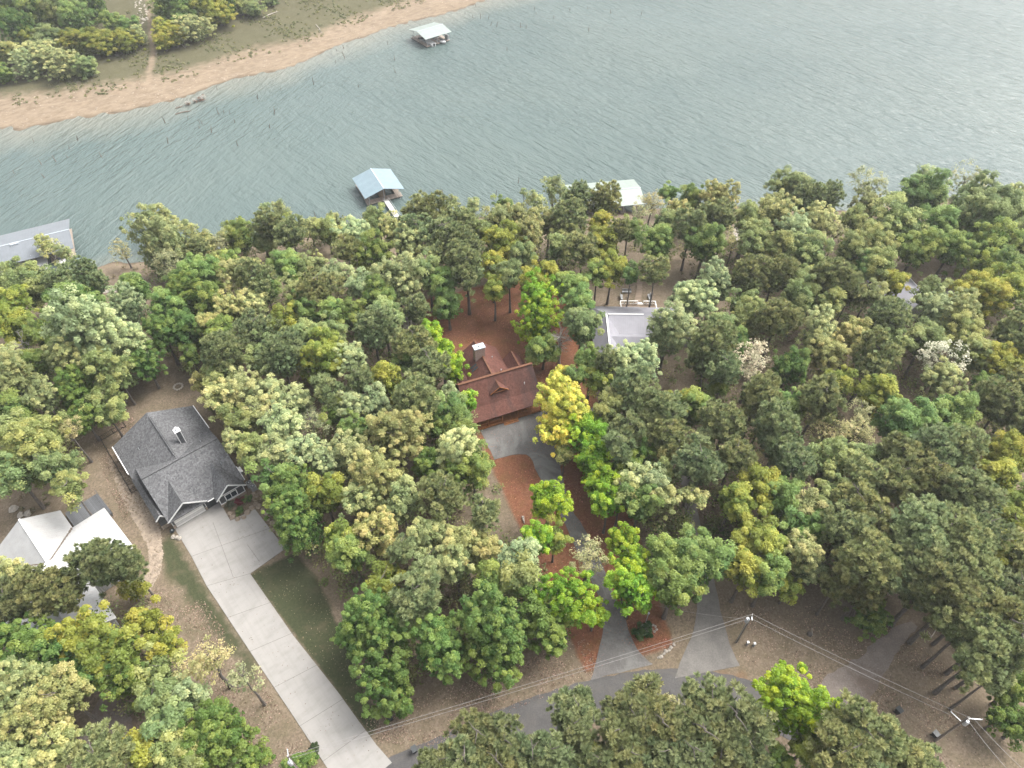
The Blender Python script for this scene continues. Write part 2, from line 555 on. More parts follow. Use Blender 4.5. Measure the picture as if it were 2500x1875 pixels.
def copy_tree(o, parent=None):
    c = o.copy()
    col.objects.link(c)
    if parent is not None:
        c.parent = parent
    for ch in list(o.children):
        copy_tree(ch, c)
    return c

def np_mesh(name, verts, quads, mats, attrs=None, smooth=False):
    """verts (n,3), quads (m,4 or 3)"""
    me = bpy.data.meshes.new(name)
    n, (m, k) = len(verts), quads.shape
    me.vertices.add(n)
    me.vertices.foreach_set('co', np.ascontiguousarray(verts, np.float32).ravel())
    me.loops.add(m * k)
    me.loops.foreach_set('vertex_index', np.ascontiguousarray(quads, np.int32).ravel())
    me.polygons.add(m)
    me.polygons.foreach_set('loop_start', np.arange(0, m * k, k, dtype=np.int32))
    for q in mats:
        me.materials.append(q)
    if smooth:
        me.polygons.foreach_set('use_smooth', np.ones(m, bool))
    for nm, (dom, typ, arr) in (attrs or {}).items():
        a = me.attributes.new(nm, typ, dom)
        a.data.foreach_set('value' if typ == 'FLOAT' else 'color', np.ascontiguousarray(arr, np.float32).ravel())
    me.update(calc_edges=True)
    return me

# ------------------------------------------------------------------ ground sheet
def pts(s, z=0.0):
    return [at(float(a.split(',')[0]), float(a.split(',')[1]), z) for a in s.split()]

def sdist(px, py, poly):
    """signed distance to a polygon (positive inside)"""
    d = np.full(px.shape, 1e9)
    inside = np.zeros(px.shape, bool)
    n = len(poly)
    for i in range(n):
        x0, y0 = poly[i]
        x1, y1 = poly[(i + 1) % n]
        ex, ey = x1 - x0, y1 - y0
        t = np.clip(((px - x0) * ex + (py - y0) * ey) / (ex * ex + ey * ey + 1e-9), 0, 1)
        d = np.minimum(d, np.hypot(px - x0 - t * ex, py - y0 - t * ey))
        c = (y0 > py) != (y1 > py)
        xi = x0 + (py - y0) * ex / (ey if abs(ey) > 1e-9 else 1e-9)
        inside ^= c & (px < xi)
    return np.where(inside, d, -d)

LOT = pts('1016,736 1352,640 1643,1578 1430,1640')
LAWN = pts('611,1404 640,1388 720,1350 770,1410 800,1470 850,1580 885,1680 925,1770 905,1795')
GRASS2 = pts('420,1300 505,1431 622,1608 640,1700 560,1600 470,1480 400,1400 385,1330')
DRY = pts('350,1440 470,1440 640,1640 790,1875 620,1875 560,1700 440,1620')
RUST = pts('900,1880 1068,1812 1188,1750 1313,1700 1445,1658 1570,1640 1670,1624 1810,1624 1870,1665 1850,1700 1600,1672 1450,1690 1200,1790 960,1890')
FARTRACK = pts('360,-60 385,-60 378,60 385,130 372,170 400,240 345,240 350,170 365,130 362,60', -8)
GRAV = pts('2160,1520 2250,1530 2170,1650 2110,1735 2010,1710 2000,1660 2080,1620')
ROCKY = pts('860,1770 900,1745 960,1740 1030,1770 1010,1810 940,1800')

def axis(segs):
    out = []
    for a, b, s in segs:
        out.append(np.arange(a, b, s))
    return np.concatenate(out + [np.array([segs[-1][1]])])

gxs = axis([(-4000, -400, 400), (-400, -160, 6), (-160, 150, .62), (150.000, 300.000, 6.000), (300.000, 4000.000, 370.000)])
gys = axis([(-1500, -20, 120), (-20, 186, .62), (186.000, 345.000, 1.200), (345.000, 600.000, 8.000), (600.000, 5000.000, 400.000)])
GX, GY = np.meshgrid(gxs, gys)
GZ = ground(GX, GY)
# small humps on wild ground, none near buildings and drives
hump = np.sin(GX * .9 + 1.3 * np.sin(GY * .35)) * np.sin(GY * .8 + np.sin(GX * .4)) * .07
wild = sm((GY - 100) / 30)
GZ = GZ + hump * wild
x, y = GX.ravel(), GY.ravel()

def soft(poly, w=.8):
    return np.clip(sdist(x, y, poly) / (2 * w) + .5, 0, 1)
dn = y - near_y(x)
df = (y - far_y(x)) * .75
red = soft(LOT, 1.2)
green = np.maximum(np.maximum(soft(LAWN), soft(GRASS2, 1.5) * .8), 0)
sand = np.clip(1 - np.abs(dn + 1) / 6, 0, 1) * .55 + np.where(df > -6, np.clip(1.25 - df / 22, 0, 1), 0)
sand = np.maximum(sand, np.where(df > 0, soft(FARTRACK, 2.0) * .75, 0))
dry = np.maximum(soft(DRY, 2.5) * .42, np.where(df > 0, np.clip((df - 8) / 10, 0, .75), 0))
grav = np.maximum(soft(ROCKY, 2) * .45, 0)
wet = np.maximum(np.where(df > -30, np.clip(1 - np.abs(df + .1) / 1.3, 0, 1), 0), np.where((df < -30), np.clip(1 - np.abs(dn) / 1.5, 0, 1), 0))
rust = soft(RUST, 1.6) * .5
one = np.ones_like(x)
ma = np.stack([red, green, np.clip(sand, 0, 1), one], 1)
mb = np.stack([dry, grav, rust, one], 1)
nxg, nyg = len(gxs), len(gys)
ii = (np.arange(nyg - 1)[:, None] * nxg + np.arange(nxg - 1)[None, :]).ravel()
quads = np.stack([ii, ii + 1, ii + 1 + nxg, ii + nxg], 1)
gm = np_mesh('ground', np.stack([x, y, GZ.ravel()], 1), quads, [M['ground']],
             {'mask_a': ('POINT', 'FLOAT_COLOR', ma), 'mask_b': ('POINT', 'FLOAT_COLOR', mb), 'wet': ('POINT', 'FLOAT', wet)}, True)
go = bpy.data.objects.new('ground', gm)
col.objects.link(go)
tag(go, 'brown leaf strewn ground under the trees and along both banks', None, None, 'structure')

# lake
wx = axis([(-4000, -400, 400), (-400, 240, 4), (240, 4000, 380)])
wy = axis([(100, 420, 3), (420, 5000, 420)])
WX, WY = np.meshgrid(wx, wy)
gzw = ground(WX, WY)
sh = np.clip(1 + (gzw - WZ) / 1.6, 0, 1)
sh = np.where(WY - near_y(WX) < 40, sh * .55, sh)
nxw, nyw = len(wx), len(wy)
ii = (np.arange(nyw - 1)[:, None] * nxw + np.arange(nxw - 1)[None, :]).ravel()
wm = np_mesh('lake_water', np.stack([WX.ravel(), WY.ravel(), np.full(WX.size, WZ)], 1), np.stack([ii, ii + 1, ii + 1 + nxw, ii + nxw], 1),
             [M['water']], {'shallow': ('POINT', 'FLOAT', sh.ravel())}, True)
wo = bpy.data.objects.new('lake_water', wm)
col.objects.link(wo)
tag(wo, 'rippled grey green lake water between the two banks', None, None, 'structure')

def sheet(name, poly, mat, z, label, thick=.05, joints=()):
    mb_ = MB()
    mb_.prism([(p[0], p[1], z - thick) for p in poly], (0, 0, thick), mat)
    for a, b in joints:
        a, b = Vector((*a, z + .004)), Vector((*b, z + .004))
        s = (b - a).cross(Vector((0, 0, 1))).normalized() * .03
        mb_.add([a - s, a + s, b + s, b - s], [(0, 1, 2, 3)], M['joint'])
    o = mb_.build(name)
    return tag(o, label, None, None, 'structure')

def smooth_poly(ps, it=2):
    """round the corners of an open line"""
    for _ in range(it):
        q = [ps[0]]
        for a, b in zip(ps[:-1], ps[1:]):
            q += [(a[0] * .75 + b[0] * .25, a[1] * .75 + b[1] * .25), (a[0] * .25 + b[0] * .75, a[1] * .25 + b[1] * .75)]
        ps = q + [ps[-1]]
    return ps

def ragged(ps, amp=.18, step=.7, seed=1):
    rg = random.Random(seed)
    out = []
    for a, b in zip(ps[:-1], ps[1:]):
        L = math.hypot(b[0] - a[0], b[1] - a[1])
        k = max(1, int(L / step))
        for i in range(k):
            t = i / k
            out.append((a[0] + (b[0] - a[0]) * t + rg.uniform(-amp, amp), a[1] + (b[1] - a[1]) * t + rg.uniform(-amp, amp)))
    return out + [ps[-1]]

road_c = smooth_poly(pts('760,1990 960,1902 1100,1842 1230,1782 1360,1733 1480,1700 1600,1680 1720,1680 1830,1705 1930,1752 2050,1850 2130,1960'), 2)
def ribbon(c, w):
    L, Rr = [], []
    for i, p in enumerate(c):
        a, b = c[max(i - 1, 0)], c[min(i + 1, len(c) - 1)]
        dx, dy = b[0] - a[0], b[1] - a[1]
        l = math.hypot(dx, dy)
        L.append((p[0] - dy / l * w / 2, p[1] + dx / l * w / 2))
        Rr.append((p[0] + dy / l * w / 2, p[1] - dx / l * w / 2))
    return L, Rr
L_, R_ = ribbon(road_c, 5.3)
L_, R_ = ragged(L_, .13, .8, 1), ragged(R_, .13, .8, 2)
sheet('road', L_ + R_[::-1], M['road'], .035, 'dark asphalt lane curving along the bottom')

CD = pts('427,1291 468,1359 505,1431 622,1608 716,1748 799,1875 830,1925 905,1905 957,1862 920,1820 903,1797 874,1758 829,1695 785,1639 716,1552 611,1401 697,1340 623,1244 563,1272 546,1242 538,1224 515,1232 503,1246')
def lerp(a, b, t):
    return (a[0] + (b[0] - a[0]) * t, a[1] + (b[1] - a[1]) * t)
jl = pts('505,1431 611,1401 799,1875 903,1797')
js = []
for t in (0, .2, .4, .6, .8, .97):
    js.append((lerp(jl[0], jl[2], t), lerp(jl[1], jl[3], t)))
js += [tuple(pts('468,1359 660,1290')), tuple(pts('520,1275 570,1410')), tuple(pts('604,1330 634,1372'))]
sheet('concrete_driveway', CD, M['concrete'], .10, 'pale concrete driveway and parking pad of the grey house', .12, js)

RD = pts('1173,1051 1207,1123')+ smooth_poly(pts('1207,1123 1241,1112 1279,1107 1298,1119 1309,1153 1340,1200 1375,1270 1400,1330 1440,1410 1468,1470 1474,1530 1460,1597 1443,1660'), 1)
RD += smooth_poly(pts('1594,1622 1562,1597 1539,1552 1524,1499 1500,1455 1470,1375 1425,1285 1395,1245 1377,1183 1365,1127 1390,1075 1450,1035 1450,985 1310,1006'), 1)
sheet('asphalt_driveway', ragged(RD, .08, 1.0, 3), M['drive'], .05, 'grey asphalt driveway leading to the red house')
MD = smooth_poly(pts('1648,1655 1672,1585 1692,1548 1701,1503 1700,1454 1683,1300 1670,1240 1650,1100 1640,960'), 1) + smooth_poly(pts('1662,960 1672,1100 1700,1240 1716,1300 1751,1454 1762,1503 1777,1558 1793,1603 1806,1626'), 1)
sheet('asphalt_driveway', ragged(MD, .08, 1.0, 4), M['drive_b'], .05, 'worn grey driveway beside the power pole')
GD = smooth_poly(pts('2225,1520 2168,1537 2081,1619 2004,1660 1985,1700 2040,1745 2110,1738 2156,1657 2179,1612 2240,1530'), 1)
sheet('gravel_drive', ragged(GD, .25, .8, 5), M['gravel'], .05, 'pale gravel drive joining the lane at right')
GB = smooth_poly(pts('275,1670 232,1725 205,1790 165,1835 190,1900 290,1900 335,1805 320,1755 295,1700'), 1)
sheet('gravel_drive', ragged(GB, .25, .8, 6), M['gravel'], .05, 'shaded gravel drive at the bottom left')

# ------------------------------------------------------------------ trees
def unit(n, g):
    v = g.normal(size=(n, 3))
    return v / np.linalg.norm(v, axis=1, keepdims=True)

def leaf_quads(pos, nrm, size, g, aspect=.75):
    """one leaf card (a kite) per position"""
    n = len(pos)
    t = np.cross(nrm, unit(n, g))
    t /= np.linalg.norm(t, axis=1, keepdims=True) + 1e-9
    b = np.cross(nrm, t)
    s = (size * g.uniform(.65, 1.35, n))[:, None]
    v = np.stack([pos - t * s * .5, pos + b * s * aspect * .45 - t * s * .05 - nrm * s * .08, pos + t * s * .5, pos - b * s * aspect * .45 - t * s * .05 - nrm * s * .08], 1)
    return v.reshape(-1, 3), np.arange(4 * n).reshape(-1, 4)

def crown_mesh(name, R0, seed, kind):
    g = np.random.default_rng(seed)
    if kind == 'broad':
        nc, per, cr, leaf, vz, fill = int(6.2 * R0 * R0), 145, (.50, .95), .285, 1.12, .10
    elif kind == 'fine':
        nc, per, cr, leaf, vz, fill = int(10.5 * R0 * R0), 94, (.35, .65), .245, 1.2, .08
    elif kind == 'sparse':
        nc, per, cr, leaf, vz, fill = int(7.0 * R0 * R0), 26, (.35, .8), .24, 1.2, .02
    elif kind == 'tall':
        nc, per, cr, leaf, vz, fill = int(7.5 * R0 * R0), 46, (.35, .8), .28, 1.35, .04
    elif kind == 'pine':
        nc, per, cr, leaf, vz, fill = int(22 * R0 * R0), 58, (.30, .50), .36, 1.15, .04
    # main limbs make several lobes of unequal reach
    nl = g.integers(6, 10)
    ld = unit(nl, g)
    ld[:, 2] = np.abs(ld[:, 2]) * .9 - .15
    lr = g.uniform(.36, .66, nl)
    lc = ld * g.uniform(.34, .74, nl)[:, None]
    k = g.integers(0, nl, nc)
    dirs = unit(nc, g)
    dirs[:, 2] += .35
    dirs /= np.linalg.norm(dirs, axis=1, keepdims=True)
    c = lc[k] + dirs * (lr[k] * g.uniform(.7, 1.05, nc))[:, None]
    # part of the clumps drop to the skirt of the crown
    low = g.uniform(size=nc) < .18
    c[low, 2] -= g.uniform(.2, .6, low.sum())
    c = c * R0
    c[:, 2] *= vz
    rad = g.uniform(cr[0] * .7, cr[1] * 1.1, nc)
    ci = np.repeat(np.arange(nc), per)
    d = unit(nc * per, g)
    d[:, 2] = np.where(d[:, 2] < -.35, -d[:, 2], d[:, 2])
    if kind == 'pine':
        d[:, 2] = np.abs(d[:, 2]) * .9 + .05
        d /= np.linalg.norm(d, axis=1, keepdims=True)
        base = c[ci] + d * (rad[ci] * .15)[:, None]
        L = (rad[ci] * g.uniform(.8, 1.25, len(ci)))[:, None]
        t = np.cross(d, np.array([0, 0, 1.0]) + unit(len(ci), g) * .25)
        t /= np.linalg.norm(t, axis=1, keepdims=True) + 1e-9
        w = .050
        tip = base + d * L + np.array([0, 0, .10]) * L
        v = np.stack([base - t * w, base + t * w, tip + t * w * .6, tip - t * w * .6], 1).reshape(-1, 3)
        q = np.arange(len(v)).reshape(-1, 4)
    else:
        rr = rad[ci] * g.uniform(.45, 1.05, len(ci))
        pos = c[ci] + d * rr[:, None] * np.array([1, 1, .8])
        nr = d * .55 + np.array([0, 0, .95]) + unit(len(ci), g) * .45
        nr /= np.linalg.norm(nr, axis=1, keepdims=True)
        v, q = leaf_quads(pos, nr, leaf, g)
    cl = g.uniform(0, 1, nc)[ci]
    nf = int(nc * per * fill)
    if nf:
        p = unit(nf, g) * (g.uniform(.1, .7, nf) * R0)[:, None]
        p[:, 2] *= vz * .9
        nr = unit(nf, g)
        v2, q2 = leaf_quads(p, nr, leaf * 2.0, g, 1.0)
        q = np.concatenate([q, q2 + len(v)])
        v = np.concatenate([v, v2])
        cl = np.concatenate([cl, np.zeros(nf)])
    return np_mesh(name, v, q, [M['needle'] if kind == 'pine' else M['leaf']], {'clump': ('FACE', 'FLOAT', cl)})

def trunk_mesh(name, seed, style):
    """nominal: crown centre at z = 10, crown radius 3"""
    rg = random.Random(seed)
    b = MB()
    bark = M['pale_bark'] if style == 'bare' else M['bark']
    top = 11.5 if style != 'pine' else 12.6
    ps, rs = [], []
    for i in range(6):
        t = i / 5
        ps.append((rg.uniform(-.18, .18) * t * 2, rg.uniform(-.18, .18) * t * 2, top * t - .25))
        rs.append((.26 if style != 'pine' else .22) * (1 - t) ** .8 + .035)
    rs[0] *= 1.25
    b.tube(ps, rs, bark, 7)
    nb = 9 if style != 'bare' else 26
    for k in range(nb):
        t = rg.uniform(.55, .97)
        z = top * t
        a = rg.uniform(0, 6.283)
        L = rg.uniform(1.3, 2.7) * (1.25 - t * .5) * (.7 if style == 'pine' else 1)
        up = rg.uniform(.25, .9) if style != 'pine' else rg.uniform(.0, .35)
        q0 = Vector((ps[3][0], ps[3][1], z))
        q1 = q0 + Vector((math.cos(a) * L * .55, math.sin(a) * L * .55, L * up * .5))
        q2 = q1 + Vector((math.cos(a + rg.uniform(-.5, .5)) * L * .5, math.sin(a + rg.uniform(-.5, .5)) * L * .5, L * up * .8))
        b.tube([q0, q1, q2], [.085, .06, .02], bark, 5, False)
        if style in ('bare', 'sparse'):
            for j in range(5 if style == 'bare' else 2):
                s = q1.lerp(q2, rg.uniform(.1, .9))
                e = s + Vector((rg.uniform(-.8, .8), rg.uniform(-.8, .8), rg.uniform(.2, 1.1)))
                b.tube([s, s.lerp(e, .5) + Vector((rg.uniform(-.12, .12), rg.uniform(-.12, .12), 0)), e], [.035, .025, .01], bark, 4, False)
    o = b.build(name)
    me = o.data
    bpy.data.objects.remove(o)
    return me

SIZES = {'broad': (1.6, 2.4, 3.4, 4.8), 'fine': (1.6, 2.4, 3.4, 4.8), 'sparse': (2.0, 3.2), 'tall': (1.6, 2.6), 'pine': (1.6, 2.4, 3.4, 4.6)}
CM = {}
for kd, szs in SIZES.items():
    for s in szs:
        CM[kd, s] = [crown_mesh('crown', s, 100 + hash_, kd) for hash_ in
                     [int(s * 10) * 7 + i * 31 + len(kd) * 101 for i in range(4)]]
TM = {st: [trunk_mesh('trunk', 40 + i + len(st) * 9, st) for i in range(3)] for st in ('oak', 'pine', 'sparse', 'bare')}

# species: name, category word in label, crown kind, trunk style, colour, height of crown centre, vertical stretch
SP = {
 'P': ('pine_tree', 'dark olive pine', 'pine', 'pine', (0.215, 0.250, 0.108), 12.5, 1.0),
 'Q': ('pine_tree', 'tufted green pine', 'pine', 'pine', (0.175, 0.198, 0.084), 14.0, 1.0),
 'G': ('leafy_tree', 'fresh green tree', 'broad', 'oak', (0.185, 0.260, 0.072), 10.0, 1.1),
 'D': ('leafy_tree', 'deep green tree', 'fine', 'oak', (0.140, 0.215, 0.052), 9.0, 1.15),
 'E': ('leafy_tree', 'vivid green tree', 'broad', 'oak', (0.175, 0.255, 0.075), 10.0, 1.0),
 'Y': ('leafy_tree', 'yellowish green tree', 'broad', 'oak', (0.250, 0.280, 0.055), 10.0, 1.1),
 'L': ('leafy_tree', 'bright lime green tree', 'fine', 'oak', (0.215, 0.340, 0.032), 9.0, 1.15),
 'S': ('leafy_tree', 'pale sage green tree', 'fine', 'oak', (0.360, 0.405, 0.190), 10.5, 1.1),
 'T': ('leafy_tree', 'buff tinted tree', 'fine', 'oak', (0.315, 0.335, 0.135), 10.5, 1.1),
 'K': ('leafy_tree', 'cream flowering tree', 'sparse', 'sparse', (0.500, 0.465, 0.320), 9.0, 1.0),
 'O': ('leafy_tree', 'soft olive green tree', 'broad', 'oak', (0.240, 0.285, 0.105), 10.5, 1.1),
 'A': ('leafy_tree', 'golden yellow tree', 'fine', 'sparse', (0.530, 0.500, 0.085), 9.0, 1.0),
 'W': ('willow_tree', 'wispy pale green tree', 'tall', 'sparse', (0.290, 0.330, 0.140), 6.0, 1.0),
 'N': ('sparse_tree', 'thin leafed tan tree', 'sparse', 'sparse', (0.350, 0.345, 0.170), 9.5, 1.0),
 'B': ('bare_tree', 'leafless pale branched tree', None, 'bare', (.3, .3, .3), 9.0, 1.0),
}
K_ = 834 / 2212.0
TILES = {
 # tile origin in the photo; then x y r species [height of crown centre]
 (0, 0): '''40 60 110 D 5;260 60 130 G 6;400 70 100 O 6;490 150 95 G 5;120 200 100 D 5;190 250 60 Y 4;300 270 95 O 4;470 290 85 Y 3.5;570 290 90 Y 3.5;
  740 150 75 G 4.5;835 180 70 G 4;690 290 90 Y 3;800 280 85 Y 3;900 240 62 S 3;270 370 115 S 4;390 430 105 S 3.5;190 430 95 S 3.5;40 350 80 O 4;20 480 65 G 3;550 440 80 O 2.5;
  1080 60 95 G 5;1210 60 95 G 5;1330 80 95 Y 5;1430 90 85 Y 4;1070 190 70 Y 4;1130 240 75 Y 3.5;1260 190 95 S 4;1190 140 85 G 4;1060 275 60 Y 3;1460 30 80 D 5;1640 60 60 O 2.5;1560 50 50 O 3;
  600 10 90 D 6;100 -40 120 D 6;1350 -20 100 P 7;1500 -30 90 G 5;340 -30 110 G 6;1200 -30 100 G 6;1750 -10 60 O 2;
  1050 1440 115 W 7;1060 1590 190 T 9;1270 1590 75 P 9;1240 1490 65 W 6;1420 1570 75 N 7;1540 1500 75 G 7;1720 1350 50 W 7;1810 1350 75 W 7;1740 1450 85 P 11;1880 1490 85 P 11;
  300 1590 80 W 6;420 1640 60 W 6;800 1630 75 N 5;1030 1650 80 N 6;1140 1600 80 G 6;1330 1570 85 T 7;1450 1550 80 W 6;1560 1530 90 G 7;1700 1540 85 O 7;1850 1500 90 G 7;2010 1480 90 W 6;2120 1490 85 O 7;2190 1430 70 W 6''',
 (834, 0): '''490 1320 55 W;730 1310 50 W;850 1330 55 W;1040 1320 50 G 7;1370 1200 95 W 8;1180 1250 28 W 5;540 1410 125 P;760 1420 110 P;490 1500 95 P;660 1510 95 P;800 1570 110 P;
  240 1430 85 O;185 1410 50 W;80 1510 95 S;340 1480 95 T;440 1580 100 T;30 1610 70 P;220 1640 115 G;1000 1430 95 T;1120 1400 85 T;1260 1330 85 W 7;1030 1570 115 Y;1220 1510 105 T;1340 1430 95 T;
  1440 1500 75 O;1510 1300 105 P;1690 1300 95 P;1470 1420 100 P;1560 1600 100 P;1680 1440 75 Y;1700 1570 100 Y;1860 1480 75 G;2130 1240 50 G 7;2010 1310 85 N;1930 1390 65 N;2090 1450 90 O;2050 1560 105 G;
  2180 1350 65 T;1180 1640 80 O;1790 1490 65 P;1400 1600 70 O;620 1640 70 T;900 1500 70 O;1100 1520 70 O''',
 (1666, 0): '''70 1280 75 G;240 1300 115 T;240 1400 95 P;60 1450 95 P;700 1220 110 O;790 1290 105 P;930 1280 98 P;150 1560 115 G;600 1400 150 T;880 1440 120 S;430 1420 105 O;470 1540 115 O;650 1600 95 O;
  830 1620 110 O;1210 1210 125 N;1210 1320 90 T;1560 1240 150 E 9;1830 1170 115 N;1900 1290 135 O;1560 1120 65 W;1390 1440 160 O;1650 1470 130 G;1950 1430 180 O;2150 1400 105 O;2160 1250 65 S;1110 1420 85 O;
  1100 1610 105 O;1260 1590 115 O;2010 1590 130 G;730 1500 100 S;1530 1590 130 G;1750 1590 110 G;330 1560 70 N;1000 1500 60 N;2240 1530 120 O;2240 1340 90 T''',
 (0, 625): '''170 175 140 O 9;400 160 95 P 10;560 150 115 P;60 310 120 Y;520 290 155 G;880 200 95 G;1120 60 110 N;1300 130 130 G;1540 100 85 S;1660 160 115 P;1840 60 95 G;2060 200 105 P;1220 270 125 D;1370 280 95 G;
  830 330 115 S;1060 320 105 G;70 430 115 Y;280 480 105 G;560 540 245 S 11;800 540 140 S;430 680 130 T;150 570 75 B;60 690 95 S;660 700 115 O;230 690 95 G;90 830 150 T;280 910 85 T;760 770 85 O 8;
  500 890 130 D 7;700 900 85 O 7;940 690 95 D 7;1050 490 105 D;1190 470 115 D;1500 330 105 T;1640 310 95 S;1430 490 95 G;1330 450 75 T;1650 470 105 P;1850 430 105 Y;1960 350 95 G;1930 220 85 T;1720 220 85 G;
  2150 370 95 G;1410 620 130 P;1820 650 125 P;1680 640 110 O;1980 540 110 O;2080 660 155 Y;2140 480 95 O;1330 810 85 T 8;1430 760 85 O;1600 870 115 S;1750 880 105 S;1460 910 115 S;1880 960 120 S;2120 870 85 P;
  1650 1010 105 S;1520 1040 90 O;1800 1080 115 S;1500 1200 70 S;1640 1240 100 O;1760 1250 115 S;2020 1080 115 N;1960 1250 105 S;2110 1310 105 S;1770 1420 100 G;1890 1490 115 D;2100 1540 125 Y;1830 1590 110 D;
  2170 1010 70 G;90 1000 115 G;50 1130 95 O;280 1150 115 O;430 1110 95 N;200 1280 165 O;340 1370 120 O;70 1390 130 O;450 1500 85 O;690 1010 80 O 7;530 1030 95 D 7;1230 640 60 G 7;1950 90 80 O 8;2050 60 75 T 8;2160 110 85 S;1930 150 70 D 7;1380 60 80 O 8;1500 30 70 G 8;1620 70 75 T 8;1180 150 75 G 8''',
 (834, 625): '''130 180 95 S;360 150 150 S;230 260 115 G;560 100 95 O;660 160 95 G;810 70 125 P;60 380 95 G;200 480 130 P;270 390 110 O;420 410 95 B;470 330 75 P 11;690 310 95 G 7;990 200 85 Y 9;1090 110 85 O;1240 150 105 Y;
  1350 120 85 Y;1290 260 115 L 10;1270 410 125 L 9;1310 590 95 G 6;1420 520 100 B 8;1480 200 105 G;1540 280 95 G;1560 450 115 O;560 510 85 L;650 620 105 L;720 720 75 L 7;470 560 110 P;560 690 105 P;410 650 85 G;310 800 110 Y;
  60 650 95 S;120 800 85 P;490 890 150 P;700 900 80 S 8;830 930 55 L 7;690 1000 115 G;750 1090 110 G;730 1250 145 S;850 1340 115 G;200 940 95 S;60 980 105 S;360 1150 175 T 11;100 1110 95 G;80 1290 125 S;570 1330 105 D;
  250 1450 165 T;390 1580 120 T;660 1540 130 P;720 1420 100 D;130 1560 105 T;920 1640 90 P;1440 790 80 A 8;1510 770 65 G;1450 950 190 A 9;1400 1120 110 A 8;1600 1180 125 L;1650 1320 125 L;1690 1470 120 L;
  1440 1300 55 O 5;1340 1560 120 L 9;1710 680 70 P;1620 690 95 G;1820 690 95 S;1940 650 110 S;1780 900 95 T;1690 790 80 Y;1900 830 115 P;1950 970 150 P;2080 1000 110 P;1840 1130 110 P;2100 1160 110 P;
  1950 1280 90 D;2100 1290 65 T;1800 1240 90 P;1740 990 80 O;2180 950 85 Y;1920 1450 95 S;2030 1470 105 S;2080 1380 60 O;1840 1350 90 D;1930 1590 120 G;2080 1560 85 T;1820 1510 75 O;
  1660 100 75 G;1750 70 90 Y;1880 110 60 G;2040 80 85 P;2110 480 165 S;2190 240 65 S;600 1100 70 D;980 60 70 Y;1230 640 50 G 4;1570 1080 105 L;1730 1590 100 L''',
 (1666, 625): '''220 170 120 S;100 270 130 S;430 140 125 P;400 310 95 O;440 410 105 O;270 450 85 O;600 120 110 P;740 160 95 O;770 260 125 O;620 390 125 P;960 290 95 O;980 150 130 P;1270 50 105 O;1200 40 85 E;
  1370 170 85 Y 9;1210 240 85 T;1320 370 125 P;1620 250 95 O 9;1660 360 105 S;1780 370 130 T;1950 260 140 Y;2080 210 130 Y;2100 70 110 G;1980 60 90 Y 9;2150 500 110 P;170 620 150 P;280 720 100 P;470 680 125 K 11;
  700 710 105 D;900 490 120 S;1130 490 115 T;950 610 110 T;1250 640 140 P;1340 570 100 O;1580 540 120 O;1700 660 115 K 11;1820 490 130 O;1880 630 110 O;1680 790 110 T;2050 690 130 Y;2000 840 100 D;230 830 65 G 7;
  500 880 135 P;60 980 115 G;540 990 85 E;700 930 85 E;900 910 125 P;1030 790 80 Y;1290 880 125 Y;1150 1000 80 N;290 1070 135 P;640 1160 160 P;940 1130 115 N;1130 1130 115 N;1420 1070 160 E;1730 1030 160 E;
  140 1180 85 S;100 1330 125 P;330 1290 105 P;480 1310 60 N;700 1320 115 P;950 1330 130 O;1180 1310 110 O;1400 1290 135 P;1600 1240 140 P;1760 1270 140 P;2090 950 135 P 13;2110 1290 155 Y;2060 1430 120 Y;
  1200 1430 115 P;1390 1440 135 P;1610 1430 140 P;1850 1520 160 P;490 1500 140 Y;340 1570 115 Y;660 1560 130 G;790 1610 120 S;60 1540 70 T;950 1560 120 O;1110 1580 125 P;2180 1590 95 Y;2240 620 120 O;2250 850 120 P;2230 1080 110 P;2250 1190 120 Y;2240 380 110 O;2240 130 110 G;1080 250 70 P 9;330 560 80 G''',
 (0, 1250): '''690 310 160 Q 11;370 500 165 Q 11;60 570 120 Q 11;890 490 65 Y 3;60 400 95 S;830 340 85 Q 10;540 770 140 Y;240 850 160 D;460 900 165 D;740 880 170 Y;960 700 95 Y 8;1060 830 90 Y 8;610 1020 130 D;800 1060 125 D;
  50 1010 100 D;180 1170 185 T 12;400 1170 140 T 12;230 1370 185 T 11;80 1460 150 T 11;380 1530 120 T;1000 1020 115 O 8;1350 950 165 N 10;1590 1080 115 N;1210 1180 120 S 9;1000 1200 100 O;1400 1440 235 D 7;1060 1370 120 O;
  930 1550 110 Y;650 1580 150 P;1100 1560 95 O;1190 1650 95 O;1640 1590 95 D 2;1930 1640 90 D 2;1960 70 160 D 8;2190 170 95 Y;100 1640 110 T;40 800 90 D''',
 (834, 1250): '''60 250 130 G;230 110 135 T;560 150 130 T;560 320 115 T;800 200 145 T;740 330 110 T;910 250 100 T;400 230 80 P;280 440 105 Y;480 540 145 P;200 680 180 D 8;90 780 125 D 7;300 760 120 D;270 1060 185 D 6;390 1220 80 D 4;
  640 880 190 D 8;1010 720 225 D 9;1010 900 170 D 6;1130 300 115 S;1180 420 110 O;960 450 100 G;1310 650 150 D 8;1370 790 105 D 7;1270 180 100 L 9;1380 150 75 Y 8;1600 280 135 N 8;1435 560 175 L 9;1640 650 80 L 6;
  1830 190 100 L;1850 420 105 L;1880 330 115 L;1890 500 140 L;2120 320 160 G;2160 480 150 G;870 1470 140 Q;1050 1510 135 Q;790 1600 140 Q;1350 1570 130 Q;1530 1290 135 Q;1490 1410 120 Q;1970 1160 85 Q;1850 1310 135 Q;1960 1390 150 Q;
  1790 1460 130 Q;2070 1400 140 Q;2130 1250 80 N 12;1860 1590 140 Q;2100 1570 150 Q;1240 1570 120 Q;1590 1560 80 Y 4;640 1640 120 Q;1010 1640 130 Q;1650 1640 110 Q''',
